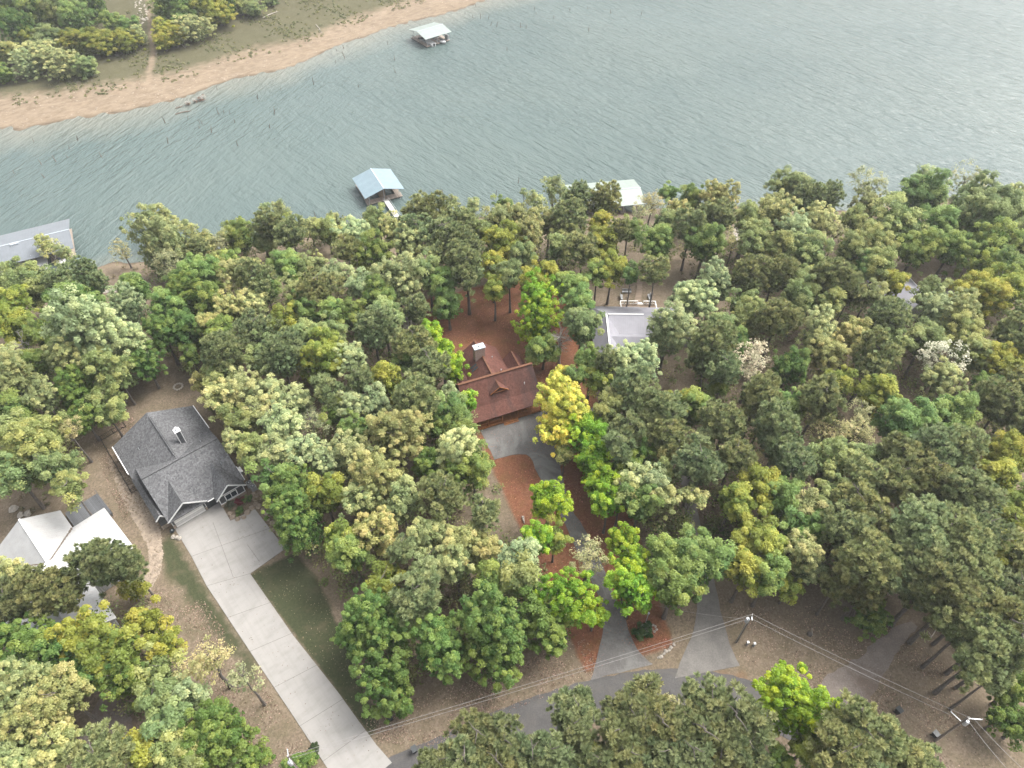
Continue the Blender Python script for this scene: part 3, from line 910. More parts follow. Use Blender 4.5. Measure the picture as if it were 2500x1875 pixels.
 (1666, 1250): '''60 330 180 G;230 290 95 G;450 150 140 Y;570 240 130 Y;420 370 130 Y;570 400 120 G;700 470 75 Y 6;800 110 140 G;790 260 115 S;810 370 95 S 7;1060 100 150 P;1250 60 130 P;1500 100 200 P 14;1710 140 185 P 14;1200 280 200 P 13;
  1350 350 135 P;1000 480 90 Q 9;1200 490 155 Q 10;1620 440 200 Q 14;1900 430 185 P 14;1760 560 180 Q 14;1930 570 150 P 14;2130 500 125 Q 14;1950 110 125 P 13;2130 70 90 Y;2110 330 105 Y;2060 750 170 P 15;1860 730 150 P 14;1960 910 170 P 14;
  2140 850 135 P 15;2020 1060 120 P 12;2150 1140 105 D 6;2060 1340 95 D 4;2180 1400 100 D 4;740 1250 235 L 10;830 1500 130 Y 8;180 1250 135 P 13;330 1360 175 Q 14;130 1450 175 Q 14;410 1520 150 Q 13;40 1580 130 Q;230 1620 150 Q 13;
  1140 1430 165 P 13;1290 1490 150 P 12;1050 1560 150 P 13;1410 1600 125 P 11;1200 1610 125 P 12;1560 1600 110 P 9;1220 680 110 D 3.5;640 1600 90 D 6;2190 690 110 P 15;2250 260 120 P;2250 450 120 P;2260 620 120 Q''',
}

def zone(u, v):
    if v < 260 and u < 900:
        return 'on the far bank left of the dirt track' if u < 365 else 'on the far bank right of the dirt track'
    if v < 640:
        if u < 240: return 'beside the long grey dock'
        if u < 560: return 'on shore right of the grey dock'
        if u < 800: return 'on the shore left of the blue dock'
        if u < 1020: return 'on the shore below the blue dock'
        if u < 1330: return 'between the blue and green docks'
        if u < 1640: return 'on the shore in front of the green dock'
        if u < 1900: return 'on the shore right of the green dock'
        if u < 2200: return 'on the lake shore further right'
        return 'on shore at the right edge'
    if v > 1640 and 1000 < u < 1780: return 'on the near side of the lane'
    if v > 1700 and u >= 1780: return 'below the gravel drive at right'
    if v > 1440 and u >= 1780: return 'around the right hand gravel drive'
    if u < 520 and v > 1640: return 'around the bottom left gravel drive'
    if u < 560 and v > 1480: return 'in the thicket below the white house'
    if u < 460 and v > 1240: return 'beside the white roofed house'
    if u < 700 and v > 1560: return 'left of the concrete driveway'
    # lot of the red house
    x0 = 1016 + (v - 736) / 904.0 * 414
    x1 = 1352 + (v - 640) / 938.0 * 291
    if x0 - 15 < u < x1 + 25 and 640 <= v < 1660:
        if v < 860: return 'behind the red house'
        if v < 1120: return 'beside the red house'
        if v < 1300: return 'along the upper red house driveway'
        return 'along the lower red house driveway'
    if u < x0:
        if v < 800:
            if u < 300: return 'in the left wood below the grey dock'
            if u < 620: return 'in the wood behind the grey house'
            return 'left of the red house backyard'
        if v < 1010:
            if u < 240: return 'in the wood at the left edge'
            if u < 480: return 'at the backyard of the grey house'
            if u < 720: return 'in the wood right of the grey house'
            return 'in the wood left of the red house'
        if v < 1250:
            if u < 330: return 'left of the grey house'
            if u < 800: return 'beside the grey house and pad'
            return 'left of the asphalt court'
        if v < 1430:
            return 'in the wood by the lawn' if u < 960 else 'left of the lower red house drive'
        return 'at the wood edge by the lane'
    if v < 760:
        if u < 1620: return 'behind the metal roofed house'
        if u < 1900: return 'right behind the metal house'
        if u < 2200: return 'in the right wood near the lake'
        return 'by the railing house at far right'
    if v < 900:
        if u < 1560: return 'beside the metal roofed house'
        if u < 1830: return 'right of the metal roofed house'
        if u < 2150: return 'in the upper right wood'
        return 'at the upper wood right edge'
    if v < 1080:
        if u < 1640: return 'in the wood right of the red house'
        if u < 1950: return 'in the central right wood'
        if u < 2200: return 'in the right wood midway'
        return 'at the right edge midway down'
    if v < 1260:
        if u < 1700: return 'right of the asphalt driveway'
        if u < 2000: return 'in the wood above the worn driveway'
        if u < 2260: return 'in the lower right wood'
        return 'at the lower wood right edge'
    if u < 1700: return 'between both asphalt driveways'
    if u < 2020: return 'just right of the worn driveway'
    if u < 2300: return 'in the stand above the gravel drive'
    return 'at right edge above the gravel drive'

ORD = ['', 'leftmost', 'second from left', 'third from left', 'fourth from left', 'fifth from left', 'sixth from left', 'seventh from left', 'eighth from left', 'ninth from left', 'tenth from left']
trees = []
TREE_XY = []
for (ox, oy), s in TILES.items():
    for rec in s.replace('\n', ' ').split(';'):
        w = rec.split()
        if not w:
            continue
        u, v = ox + float(w[0]) * K_, oy + float(w[1]) * K_
        sp = w[3]
        h = float(w[4]) if len(w) > 4 else SP[sp][5]
        trees.append([u, v, float(w[2]) * K_, sp, h])
combo = {}
for t in sorted(trees, key=lambda t: t[0]):
    combo.setdefault((t[3], zone(t[0], t[1])), []).append(t)
for key, lst in list(combo.items()):       # many of one kind in one place: tell the farther half from the nearer half
    if len(lst) > 6:
        q = sorted(t[1] for t in lst)[len(lst) // 2]
        del combo[key]
        combo[key[0], key[1] + ' (far row)'] = [t for t in lst if t[1] < q]
        combo[key[0], key[1] + ' (near row)'] = [t for t in lst if t[1] >= q]
trg = random.Random(11)
for (sp, zn), lst in combo.items():
    nm, desc, kind, style, colr, hc, vs = SP[sp]
    for i, (u, v, rp, _, h) in enumerate(lst):
        X, Y, Z = atg(u, v, h)
        h *= 1.0
        r = rp * depth(X, Y, Z + h) / F * (1.06 if sp in 'WN' else 1.14 if sp == 'L' else 1.24 if sp in 'PQ' else 1.2)
        small = r < 1.5 or h < 5
        if Y < 190:
            TREE_XY.append((X, Y, r))
        lab = desc + ' ' + zn
        if small and h < 3.6:
            lab = lab.replace(' tree', ' shrub')
        if len(lst) == 2:
            lab += ', the left one' if i == 0 else ', the right one'
        elif len(lst) > 2:
            lab += ', rightmost' if i == len(lst) - 1 else ', ' + ORD[i + 1]
        if len(lab.split()) > 16: print('LONG', lab)
        root = thing(nm, lab, 'shrub' if (small and h < 3.6) else 'tree', (X, Y, Z), trg.uniform(0, 6.28), 'trees and shrubs of the lakeside wood')
        if kind:
            sz = min(SIZES[kind], key=lambda q: abs(math.log(q / r)))
            c = bpy.data.objects.new('crown', trg.choice(CM[kind, sz]))
            col.objects.link(c)
            c.parent = root
            k = r / sz
            zz = k * vs * trg.uniform(.98, 1.2)
            if h < 5:
                zz = max(min(zz, h * 1.1 / (sz * 1.1)), k * .85)
            c.scale = (k * trg.uniform(.94, 1.08), k * trg.uniform(.94, 1.08), zz)
            c.location = (0, 0, h - (.2 * r if h > 5 else 0))
            f = trg.uniform(.86, 1.14)
            wv = trg.uniform(-.1, .1)
            c.color = (colr[0] * f * (1 + wv), colr[1] * f, colr[2] * f * (1 - wv), 1)
        tr = bpy.data.objects.new('trunk', trg.choice(TM[style]))
        col.objects.link(tr)
        tr.parent = root
        k = r / 3.0 * (.85 if kind else 1.0)
        tr.scale = (max(k, .45), max(k, .45), h / 10.0)

# ------------------------------------------------------------------ buildings
def pent(mb_, x0, x1, xr, ze, zr, y0, y1, m, axis='Y', z0=0.0):
    """gabled wall volume: eaves at ze, ridge at zr above xr, swept from y0 to y1 (axis X swaps the roles)"""
    p = [(x0, z0), (x1, z0), (x1, ze), (xr, zr), (x0, ze)]
    if axis == 'Y':
        mb_.prism([(a, y0, b) for a, b in p], (0, y1 - y0, 0), m)
    else:
        mb_.prism([(y0, a, b) for a, b in p], (y1 - y0, 0, 0), m)

def gable_y(mb_, x0, x1, xr, ze, zr, y0, y1, m, t=.16, mr=None):
    """two roof slopes with their ridge along y"""
    mb_.slab([(x0, y0, ze), (xr, y0, zr), (xr, y1, zr), (x0, y1, ze)], m, t)
    mb_.slab([(xr, y0, zr), (x1, y0, ze), (x1, y1, ze), (xr, y1, zr)], mr or m, t)

def window(mb_, c, wdt, hgt, axis, frame, pane, out=.05, mull=1):
    """framed window centred at c on a wall facing -y ('y') or +-x ('x+','x-')"""
    x_, y_, z_ = c
    n = mull + 1
    if axis == 'y':
        mb_.box(x_ - wdt / 2 - .1, y_ - out, z_ - hgt / 2 - .1, x_ + wdt / 2 + .1, y_ + .02, z_ + hgt / 2 + .1, frame)
        for i in range(n):
            a = x_ - wdt / 2 + wdt / n * i + .05
            mb_.box(a, y_ - out - .012, z_ - hgt / 2 + .05, a + wdt / n - .1, y_ - out + .01, z_ + hgt / 2 - .05, pane)
    else:
        s = 1 if axis == 'x+' else -1
        xa, xb = sorted((x_ - s * .02, x_ + s * out))
        mb_.box(xa, y_ - wdt / 2 - .1, z_ - hgt / 2 - .1, xb, y_ + wdt / 2 + .1, z_ + hgt / 2 + .1, frame)
        xc, xd = sorted((x_ + s * (out - .01), x_ + s * (out + .012)))
        for i in range(n):
            a = y_ - wdt / 2 + wdt / n * i + .05
            mb_.box(xc, a, z_ - hgt / 2 + .05, xd, a + wdt / n - .1, z_ + hgt / 2 - .05, pane)

def win_obj(parent, c, wdt, hgt, axis, frame='white_trim', mull=1):
    f = MB()
    window(f, c, wdt, hgt, axis, M[frame], M['glass'], mull=mull)
    return f.build('window', parent)

# ---- grey shingled house
gx, gy = at(250 + 955 * 460 / 1734, 940 + 1155 * 460 / 1734)
GA = R(40.4)
g_ = thing('shingle_house', 'grey shingled house with white trim and a wide white garage door', 'house', (gx, gy, 0), GA)
b = MB()
sd = M['dark_siding']
pent(b, .0, 12.8, 7, 2.95, 6.28, -5.25, 6.95, sd, 'X')
pent(b, -6.45, 7.05, .35, 2.95, 6.25, 7.5, 19.7, sd)
pent(b, -5.3, .35, -2.41, 2.95, 5.28, -.04, 4.2, sd)
pent(b, 2.3, 6.6, 4.43, 2.95, 5.08, -1.2, 4, sd)
pent(b, -6.75, -5.2, -6.1, 2.9, 3.6, 1.1, 10.6, sd)
b.build('wall', g_)
b = MB()
b.box(-5.36, -.09, 0, -4.95, -.035, .9, M['stone'])
b.box(.06, -.09, 0, .40, -.035, .9, M['stone'])
b.box(2.24, -1.26, 0, 6.66, -1.19, .75, M['stone'])
b.box(-6.8, 1.04, 0, -5.3, 1.11, .9, M['stone'])
b.build('stone_skirt', g_)
b = MB()
rs = M['grey_shingle']
b.slab([(-5.6, 7, 6.5), (-5.6, -.9, 3.0), (7.25, -.9, 3.0), (7.25, 7, 6.5)], rs)
b.slab([(-5.6, 7, 6.5), (7.25, 7, 6.5), (7.25, 13.3, 3.0), (-5.6, 13.3, 3.0)], rs)
gable_y(b, -6.85, 7.45, .35, 2.96, 6.46, 7.2, 20.1, rs)
gable_y(b, -5.65, .75, -2.41, 3.04, 5.52, -.78, 4.9, rs)
gable_y(b, 1.92, 6.95, 4.43, 3.03, 5.32, -2.0, 4.3, rs)
gable_y(b, -6.95, -5.5, -6.1, 3.0, 3.85, .72, 10.85, rs)
rf = b.build('roof', g_)
for xx, yy, zz in ((4.9, 9.0, 5.35), (5.6, 3.0, 4.75), (-3.6, 15.0, 4.6)):
    q = MB(); q.tube([(xx, yy, zz - .2), (xx, yy, zz + .4)], .06, M['galv'], 7); q.build('vent_pipe', rf)
b = MB()
b.bar((-5.5, 6.95, 6.55), (7.2, 6.95, 6.55), .30, M['grey_shingle'], .10)
b.build('ridge_cap', rf)
b = MB()
b.box(.2, 8.2, 6.47, .5, 18.6, 6.58, M['black_metal'])
b.box(.28, 8.15, 6.55, .42, 18.65, 6.60, rs)
b.build('ridge_vent', rf)
b = MB()
wt = M['white_trim']
def rake(x0, z0, x1, z1, y_):
    b.bar((x0, y_, z0 - .02), (x1, y_, z1 - .02), .05, wt, .24)
rake(-5.68, 3.0, -2.41, 5.50, -.82)
rake(-2.41, 5.50, .78, 3.0, -.82)
rake(1.9, 3.0, 4.43, 5.30, -2.04)
rake(4.43, 5.30, 6.98, 3.0, -2.04)
rake(-6.98, 2.98, -6.1, 3.83, .68)
rake(-6.1, 3.83, -5.5, 3.02, .68)
b.bar((-6.93, 12.6, 2.9), (-6.93, 20.1, 2.9), .13, wt, .16)
b.bar((7.52, 13.4, 2.9), (7.52, 20.1, 2.9), .13, wt, .16)
b.bar((7.30, -.9, 2.96), (7.30, 1.6, 3.98), .06, wt, .2)
b.bar((.8, -.96, 2.9), (1.9, -.96, 2.9), .12, wt, .14)
b.box(-5.3, -.12, 2.42, .35, -.03, 2.62, wt)
b.box(2.3, -1.27, 2.62, 6.6, -1.19, 2.78, wt)
b.box(2.3, -1.275, .76, 6.6, -1.195, .88, wt)
for xx in (-5.3, .27):
    b.box(xx, -.13, 0.9, xx + .1, -.03, 2.42, wt)
for xx in (2.3, 6.48):
    b.box(xx, -1.28, .88, xx + .12, -1.19, 2.62, wt)
b.build('trim', g_)
b = MB()
b.box(-4.88, -.075, 0.1, -.02, -.02, 2.3, M['garage_white'])
gd = b.build('garage_door', g_)
b = MB()
for i in range(8):
    xa = -4.78 + i * .59
    b.box(xa, -.085, 1.92, xa + .45, -.074, 2.18, M['glass'])
b.build('door_glass', gd)
win_obj(g_, (4.35, -1.2, 1.72), 1.9, 1.25, 'y')
win_obj(g_, (.38, 0.6, 1.4), .5, 1.2, 'x+', mull=0)
b = MB()
b.box(.95, -.03, .15, 1.85, .02, 2.25, M['dark_plastic'])
b.build('door', g_)
b = MB()
b.box(.42, -1.15, 0, 2.28, -.02, .14, M['concrete'])
b.build('porch', g_)
b = MB()
b.box(2.22, 10.75, 4.0, 3.04, 11.55, 8.2, M['dark_siding'])
ch = b.build('chimney', rf)
b = MB()
for xx in (2.19, 2.98):
    for yy in (10.72, 11.49):
        b.box(xx, yy, 4.0, xx + .09, yy + .09, 8.2, wt)
b.box(2.12, 10.65, 8.2, 3.14, 11.65, 8.32, wt)
b.build('chimney_trim', ch)
b = MB()
b.tube([(2.63, 11.15, 8.32), (2.63, 11.15, 8.7)], .17, M['galv'], 10)
b.tube([(2.63, 11.15, 8.72), (2.63, 11.15, 8.9)], [.28, .24], wt, 10)
b.build('flue_cap', ch)

def loc(o0, a, x_, y_):
    return (o0[0] + x_ * math.cos(a) - y_ * math.sin(a), o0[1] + x_ * math.sin(a) + y_ * math.cos(a))

def ac_unit(x_, y_, label):
    p = loc((gx, gy), GA, x_, y_)
    t = thing('air_conditioner', label, 'air conditioner', (p[0], p[1], 0), GA, 'outdoor units beside the grey house')
    q = MB()
    q.box(-.42, -.42, .08, .42, .42, .92, M['ac_grey'])
    q.box(-.5, -.5, 0, .5, .5, .08, M['concrete'])
    q.build('case', t)
    q = MB()
    q.tube([(0, 0, .925), (0, 0, .96)], .36, M['black_metal'], 14)
    for k in range(4):
        a = k * math.pi / 4
        q.bar((-.36 * math.cos(a), -.36 * math.sin(a), .97), (.36 * math.cos(a), .36 * math.sin(a), .97), .02, M['galv'])
    q.tube([(0, 0, .96), (0, 0, 1.0)], .1, M['galv'], 8)
    q.build('fan_grille', t)
ac_unit(7.75, -.15, 'round topped air conditioner unit touching the house corner, rear one')
ac_unit(7.95, -1.25, 'round topped air conditioner unit beside the boulders, front one')
p = loc((gx, gy), GA, 7.6, 3.2)
t = thing('utility_box', 'small cream utility cabinet against the right wall of the grey house', 'utility box', (p[0], p[1], 0), GA)
q = MB(); q.box(-.45, -.6, 0, .45, .6, .9, M['bench_grey']); q.build('cabinet', t)
q = MB(); q.box(-.5, -.65, .9, .5, .65, .98, wt); q.build('lid', t)
p = loc((gx, gy), GA, -5.75, -.35)
t = thing('hose_reel', 'round dark hose reel by the left garage corner', 'hose reel', (p[0], p[1], 0), GA)
q = MB(); q.tube([(0, 0, .25), (0, 0, .32), (0, 0, .5)], [.36, .4, .36], M['dark_plastic'], 14); q.build('hose', t)
q = MB(); q.tube([(0, 0, 0), (0, 0, .62)], .12, M['galv'], 8); q.build('hub', t)

# black picket fence along the left side
p0, p1 = loc((gx, gy), GA, -8.0, 11.2), loc((gx, gy), GA, -7.95, 25.8)
p2 = loc((gx, gy), GA, -6.5, 11.2)
def fence(name, pl, hgt, m, label, cat, pick=.28, posts=2.4, pm=None):
    t = thing(name, label, cat, (pl[0][0], pl[0][1], gz(*pl[0])))
    o = Vector((pl[0][0], pl[0][1], gz(*pl[0])))
    rl, pk, ps_ = MB(), MB(), MB()
    for a, c in zip(pl[:-1], pl[1:]):
        L = math.hypot(c[0] - a[0], c[1] - a[1])
        va = Vector((a[0], a[1], gz(*a))) - o
        vc = Vector((c[0], c[1], gz(*c))) - o
        for z in (.15, hgt - .12):
            rl.bar(va + Vector((0, 0, z)), vc + Vector((0, 0, z)), .05, m)
        k = int(L / pick)
        for i in range(k):
            q = va.lerp(vc, (i + .5) / k)
            pk.bar(q + Vector((0, 0, .05)), q + Vector((0, 0, hgt)), .03, m)
        k = max(1, round(L / posts))
        for i in range(k + 1):
            q = va.lerp(vc, i / k)
            z = MB().bar(q, q + Vector((0, 0, hgt + .1)), .09, pm or m)
            z.build('post', t)
    rl.build('rail', t)
    pk.build('pickets', t)
    return t
fence('metal_fence', [p2, p0, p1, loc((gx, gy), GA, -3.5, 26.2)], 1.25, M['black_metal'], 'black metal fence running back from the left side of the grey house', 'fence')

# fire ring
p = at(250 + 700 * .2653, 940 + 18 * .2653)
t = thing('fire_ring', 'pale oval stone fire ring in the backyard of the grey house', 'fire ring', (p[0], p[1], gz(*p)))
for k in range(12):
    a = k * math.pi / 6
    q = MB(); q.rock((.8 * math.cos(a), .8 * math.sin(a), .14), .24, M['pale_rock'], k); q.build('stone', t)

# planting bed and boulders
def boulder(x_, y_, r, seed, label, m='tan_stone', group='boulders round the parking pad', name='boulder', cat='boulder', sq=.65):
    q = MB()
    q.rock((0, 0, r * .3), r, M[m], seed, sq)
    o = q.build(name)
    o.location = (x_, y_, gz(x_, y_))
    return tag(o, label, cat, group)
bl = [(2.75, -3.1), (2.85, -4.1), (3.2, -5.0), (4.1, -5.3), (5.0, -4.9), (5.9, -4.5), (6.8, -4.1), (7.2, -3.2), (7.4, -2.3), (6.9, -4.9), (7.1, -5.9), (7.3, -7.0), (7.0, -8.1), (7.2, -9.3),
      (6.95, -10.5), (7.1, -11.7), (6.9, -13.0), (7.0, -14.2), (6.6, -15.2)]
for i, (a, c) in enumerate(bl):
    p = loc((gx, gy), GA, a, c)
    if i < 9:
        boulder(p[0], p[1], .42 + .2 * ((i * 37) % 10) / 10, i, 'tan boulder edging the small planting bed by the grey house', group='boulders round the planting bed')
    else:
        boulder(p[0], p[1], .40 + .24 * ((i * 53) % 10) / 10, i, 'tan boulder in the row along the right edge of the parking pad')
p = loc((gx, gy), GA, -4.9, -1.6)
for i, (a, c) in enumerate([(-6.1, -1.3), (-5.7, -1.75), (-5.45, -2.3)]):
    p = loc((gx, gy), GA, a, c)
    boulder(p[0], p[1], .42, 60 + i, 'pale flat rock at the left corner of the garage apron', 'pale_rock', 'pale rocks by the garage apron')
def bush(x_, y_, r, h, colr, label, seed=0, kind='fine', cat='shrub', grp='garden shrubs'):
    t = thing('shrub', label, cat, (x_, y_, gz(x_, y_)), seed * 1.3, grp)
    c = bpy.data.objects.new('crown', CM[kind, 1.6][seed % 3])
    col.objects.link(c)
    c.parent = t
    c.scale = (r / 1.6, r / 1.6, h / 3.4)
    c.location = (0, 0, h * .48)
    c.color = (*colr, 1)
    q = bpy.data.objects.new('stem', TM['sparse'][seed % 3])
    col.objects.link(q)
    q.parent = t
    q.scale = (r * .3, r * .3, h / 14)
    return t
for i, (a, c, cc, lb) in enumerate([(4.9, -2.4, (.16, .035, .04), 'dark red shrub under the gable window of the grey house'),
                                    (4.0, -3.9, (.08, .14, .04), 'green shrub at the front of the bed by the grey house'),
                                    (6.2, -2.7, (.10, .16, .05), 'green shrub at the right end of the bed by the grey house'),
                                    (3.4, -2.0, (.10, .11, .07), 'grey green shrub beside the entry of the grey house')]):
    p = loc((gx, gy), GA, a, c)
    bush(p[0], p[1], .8, 1.0, cc, lb, i)

# rock lined swale between the houses: nobody could count its stones
def stones(name, polys, n, r0, r1, m, label, seed=1, flat=.5):
    rg = np.random.default_rng(seed)
    P = []
    for poly in polys:
        q = np.array(poly)
        lo, hi = q.min(0), q.max(0)
        c = rg.uniform(lo, hi, (n * 3, 2))
        k = sdist(c[:, 0], c[:, 1], [tuple(z) for z in poly]) > 0
        P.append(c[k][:n])
    P = np.concatenate(P)
    oc = np.array([(1, 0, 0), (.3, .9, 0), (-.8, .6, 0), (-.7, -.7, 0), (.4, -.9, 0), (0, 0, 1.0)])
    fc = np.array([(0, 1, 5), (1, 2, 5), (2, 3, 5), (3, 4, 5), (4, 0, 5)])
    k = len(P)
    r = rg.uniform(r0, r1, k)
    a = rg.uniform(0, 6.28, k)
    V = oc[None] * r[:, None, None] * rg.uniform(.7, 1.25, (k, 6, 1))
    V[:, :, 2] *= flat
    x_ = V[:, :, 0] * np.cos(a)[:, None] - V[:, :, 1] * np.sin(a)[:, None]
    y_ = V[:, :, 0] * np.sin(a)[:, None] + V[:, :, 1] * np.cos(a)[:, None]
    V = np.stack([x_ + P[:, :1], y_ + P[:, 1:], V[:, :, 2] + ground(P[:, 0], P[:, 1])[:, None] + .0], 2)
    me = np_mesh(name, V.reshape(-1, 3), (fc[None] + np.arange(k)[:, None, None] * 6).reshape(-1, 3), [m])
    o = bpy.data.objects.new(name, me)
    col.objects.link(o)
    return tag(o, label, None, None, 'stuff')
SW = pts('320,1258 372,1250 392,1300 398,1345 392,1393 372,1430 350,1462 342,1440 350,1400 366,1370 362,1340 345,1300')
SW2 = pts('262,1120 290,1120 330,1185 375,1252 320,1260 290,1200')
stones('rubble', [SW], 1500, .10, .26, M['tan_stone'], 'tan rubble filling the curved swale left of the driveway', 3)
stones('rubble', [SW2], 900, .08, .22, M['tan_stone'], 'brown rubble and leaves beside the grey house', 4)
stones('rubble', [pts('215,668 240,655 330,643 330,652 245,668'), pts('835,565 900,548 940,555 860,575'), pts('1780,560 1850,560 1850,620 1790,640', -8)], 420, .15, .5, M['pale_rock'], 'pale broken rock along the near waterline', 5)
stones('rubble', [pts('330,20 365,5 362,50 345,60', -6)], 60, .25, .6, M['pale_rock'], 'pale rocks piled beside the far dirt track', 6)
far_poly = [(x_, float(far_y(x_)) + .3) for x_ in np.arange(-165, -5, 3.0)] + [(x_, float(far_y(x_)) + 20) for x_ in np.arange(-5, -165, -3.0)]
stones('rubble', [far_poly], 1300, .10, .42, M['tan_stone'], 'scattered stones on the sandy far bank', 7)

# ---- white metal roofed house, left edge
wx0, wy0 = at(510 * 380 / 1659, 1180 + 850 * 380 / 1659, 6)
WA = R(46)
h_ = thing('metal_house', 'white metal roofed house at the left edge, partly under pines', 'house', (wx0, wy0, 0), WA)
b = MB()
bw = M['bench_grey']
pent(b, -5.6, 5.6, 0, 2.9, 5.75, -8, 9.6, bw, 'X')
pent(b, -4.5, 4.5, 0, 2.85, 5.75, 2, 10.2, bw)
pent(b, -7, 2.5, -2.2, 2.8, 5.3, -12.6, -3, bw)
b.build('wall', h_)
b = MB()
b.slab([(-8.3, 0, 6), (-8.3, -6, 3.0), (9.95, -6, 3.0), (9.95, 0, 6)], M['white_metal'])
b.slab([(-8.3, 0, 6), (9.95, 0, 6), (9.95, 6, 3.1), (-8.3, 6, 3.1)], M['white_metal'])
gable_y(b, -4.85, 4.85, 0, 2.98, 5.98, .4, 10.65, M['white_metal_b'])
gable_y(b, -7.3, 2.9, -2.2, 2.95, 5.5, -13.0, -2, M['white_metal_b'])
b.bar((-8.3, 0, 6.03), (9.95, 0, 6.03), .30, M['white_trim'], .06)
b.bar((0, 0, 6.02), (0, 10.65, 6.02), .30, M['white_trim'], .06)
rf = b.build('roof', h_)
b = MB()
for (x0, y0, x1, y1) in [(.45, .35, 4.75, 5.8), (-.6, .6, -4.3, 5.4)]:
    # brown leaves caught in the roof valleys, a thin litter ridge
    for i in range(60):
        t = (i / 59) ** 1.3
        wdt = .08 + .26 * max(0, t - .35)
        k = random.Random(i)
        cx, cy = x0 + (x1 - x0) * t + k.uniform(-wdt, wdt) * .5, y0 + (y1 - y0) * t + k.uniform(-wdt, wdt) * .5
        zz = 6 - abs(cy) * .49 + .06
        b.rock((cx, cy, zz), .10 + wdt * .38, M['dead_wood'], i, .16)
tag(b.build('leaf_litter', rf), kind='stuff')
b = MB()
b.box(5.0, 6.1, .75, 10.4, 11.6, .88, M['deck_grey'])
for xx in (5.2, 10.2):
    for yy in (6.4, 11.4):
        b.box(xx - .08, yy - .08, 0, xx + .08, yy + .08, .75, M['deck_grey'])
b.build('deck', h_)
b = MB()
for y_ in (6.1, 11.55):
    b.bar((10.38, y_, .88), (10.38, y_, 1.85), .09, M['deck_grey'])
b.bar((10.38, 6.1, 1.85), (10.38, 11.55, 1.85), .08, M['deck_grey'])
b.bar((10.38, 6.1, 1.35), (10.38, 11.55, 1.35), .04, M['deck_grey'])
b.build('railing', h_)
win_obj(h_, (9.6, -2.5, 1.6), 1.4, 1.2, 'x+')
win_obj(h_, (9.6, 2.5, 1.6), 1.4, 1.2, 'x+')
for i, (u, v, r) in enumerate([(35, 1245, .75), (52, 1258, .6), (70, 1255, .7), (62, 1275, .5), (78, 1268, .45)]):
    p = at(u, v)
    boulder(p[0], p[1], r, 80 + i, 'pale boulder heaped behind the white roofed house', 'pale_rock', 'boulders behind the white house')

# ---- red shingled cabin
rx0, ry0 = at(1080 + 415 * .19286, 780 + 1125 * .19286, 3.6)
RA = R(22)
c_ = thing('log_cabin', 'red brown shingled cabin with cedar porch and brick chimney', 'house', (rx0, ry0, 0), RA)
b = MB()
lw = M['log_wall']
pent(b, .2, 6.9, 3.5, 3.3, 6.7, -1.3, 12.0, lw, 'X')
pent(b, 1.1, 8.7, 4.9, 3.3, 6.25, 5, 13.1, lw)
pent(b, 9.4, 12.1, 10.8, 3.0, 4.75, 5, 9.5, lw)
pent(b, -1.9, 1.2, -.4, 3.0, 4.7, 5, 9.0, lw)
b.build('wall', c_)
b = MB()
rs = M['red_shingle']
b.slab([(-1.85, 3.5, 7), (-1.85, 0, 3.6), (12.45, 0, 3.6), (12.45, 3.5, 7)], rs)
b.slab([(-1.85, 3.5, 7), (12.45, 3.5, 7), (12.45, 7.3, 3.3), (-1.85, 7.3, 3.3)], rs)
b.slab([(-1.85, .02, 3.63), (-1.85, -2.55, 2.7), (12.45, -2.55, 2.7), (12.45, .02, 3.63)], rs)
gable_y(b, .7, 9.1, 4.9, 3.35, 6.5, 3.9, 13.5, rs)
gable_y(b, 9.05, 12.6, 10.8, 3.15, 5.0, 4.5, 9.9, rs)
gable_y(b, -2.3, 1.6, -.4, 3.15, 4.95, 4.5, 9.4, rs)
rf = b.build('roof', c_)
for xx, yy, zz in ((6.9, 9.4, 4.9), (10.0, 1.2, 4.75), (7.2, 5.6, 5.0)):
    q = MB(); q.tube([(xx, yy, zz - .1), (xx, yy, zz + .45)], .07, M['galv'], 7); q.tube([(xx, yy, zz + .45), (xx, yy, zz + .5)], [.11, .04], M['galv'], 7); q.build('vent_pipe', rf)
b = MB()
b.bar((-1.87, 3.5, 7.06), (12.47, 3.5, 7.06), .46, M['ridge_cap'], .10)
b.bar((4.9, 4.2, 6.54), (4.9, 13.4, 6.54), .30, M['ridge_cap'], .07)
b.bar((10.8, 5.6, 5.03), (10.8, 9.8, 5.03), .26, M['ridge_cap'], .07)
b.build('ridge_cap', rf)
b = MB()
pent(b, 3.65, 6.45, 5.05, 5.05, 6.1, 1.15, 2.6, M['red_shingle'], z0=4.7)
dm = b.build('dormer', rf)
b = MB()
gable_y(b, 3.3, 6.8, 5.05, 5.0, 6.3, .85, 2.8, rs, .1)
b.bar((5.05, .85, 6.33), (5.05, 2.8, 6.33), .22, M['ridge_cap'], .06)
b.build('dormer_roof', dm)
b = MB()
b.bar((3.28, .82, 4.94), (5.05, .82, 6.24), .05, M['cedar_plain'], .16)
b.bar((5.05, .82, 6.24), (6.82, .82, 4.94), .05, M['cedar_plain'], .16)
b.bar((3.9, .9, 5.1), (6.2, .9, 5.1), .09, M['cedar_plain'])
b.build('dormer_trim', dm)
b = MB()
b.box(3.45, 9.05, 4.6, 5.4, 10.2, 8.55, M['brick'])
ch = b.build('chimney', rf)
b = MB()
b.box(3.36, 8.96, 8.55, 5.49, 10.29, 8.72, M['metal_cap'])
b.build('chimney_cap', ch)
b = MB()
b.tube([(4.42, 9.62, 8.72), (4.42, 9.62, 8.95), (4.42, 9.62, 9.05)], [.16, .16, .22], M['galv'], 8)
b.build('flue', ch)
b = MB()
zs = lambda x_: 3.35 + (x_ - .7) * .75
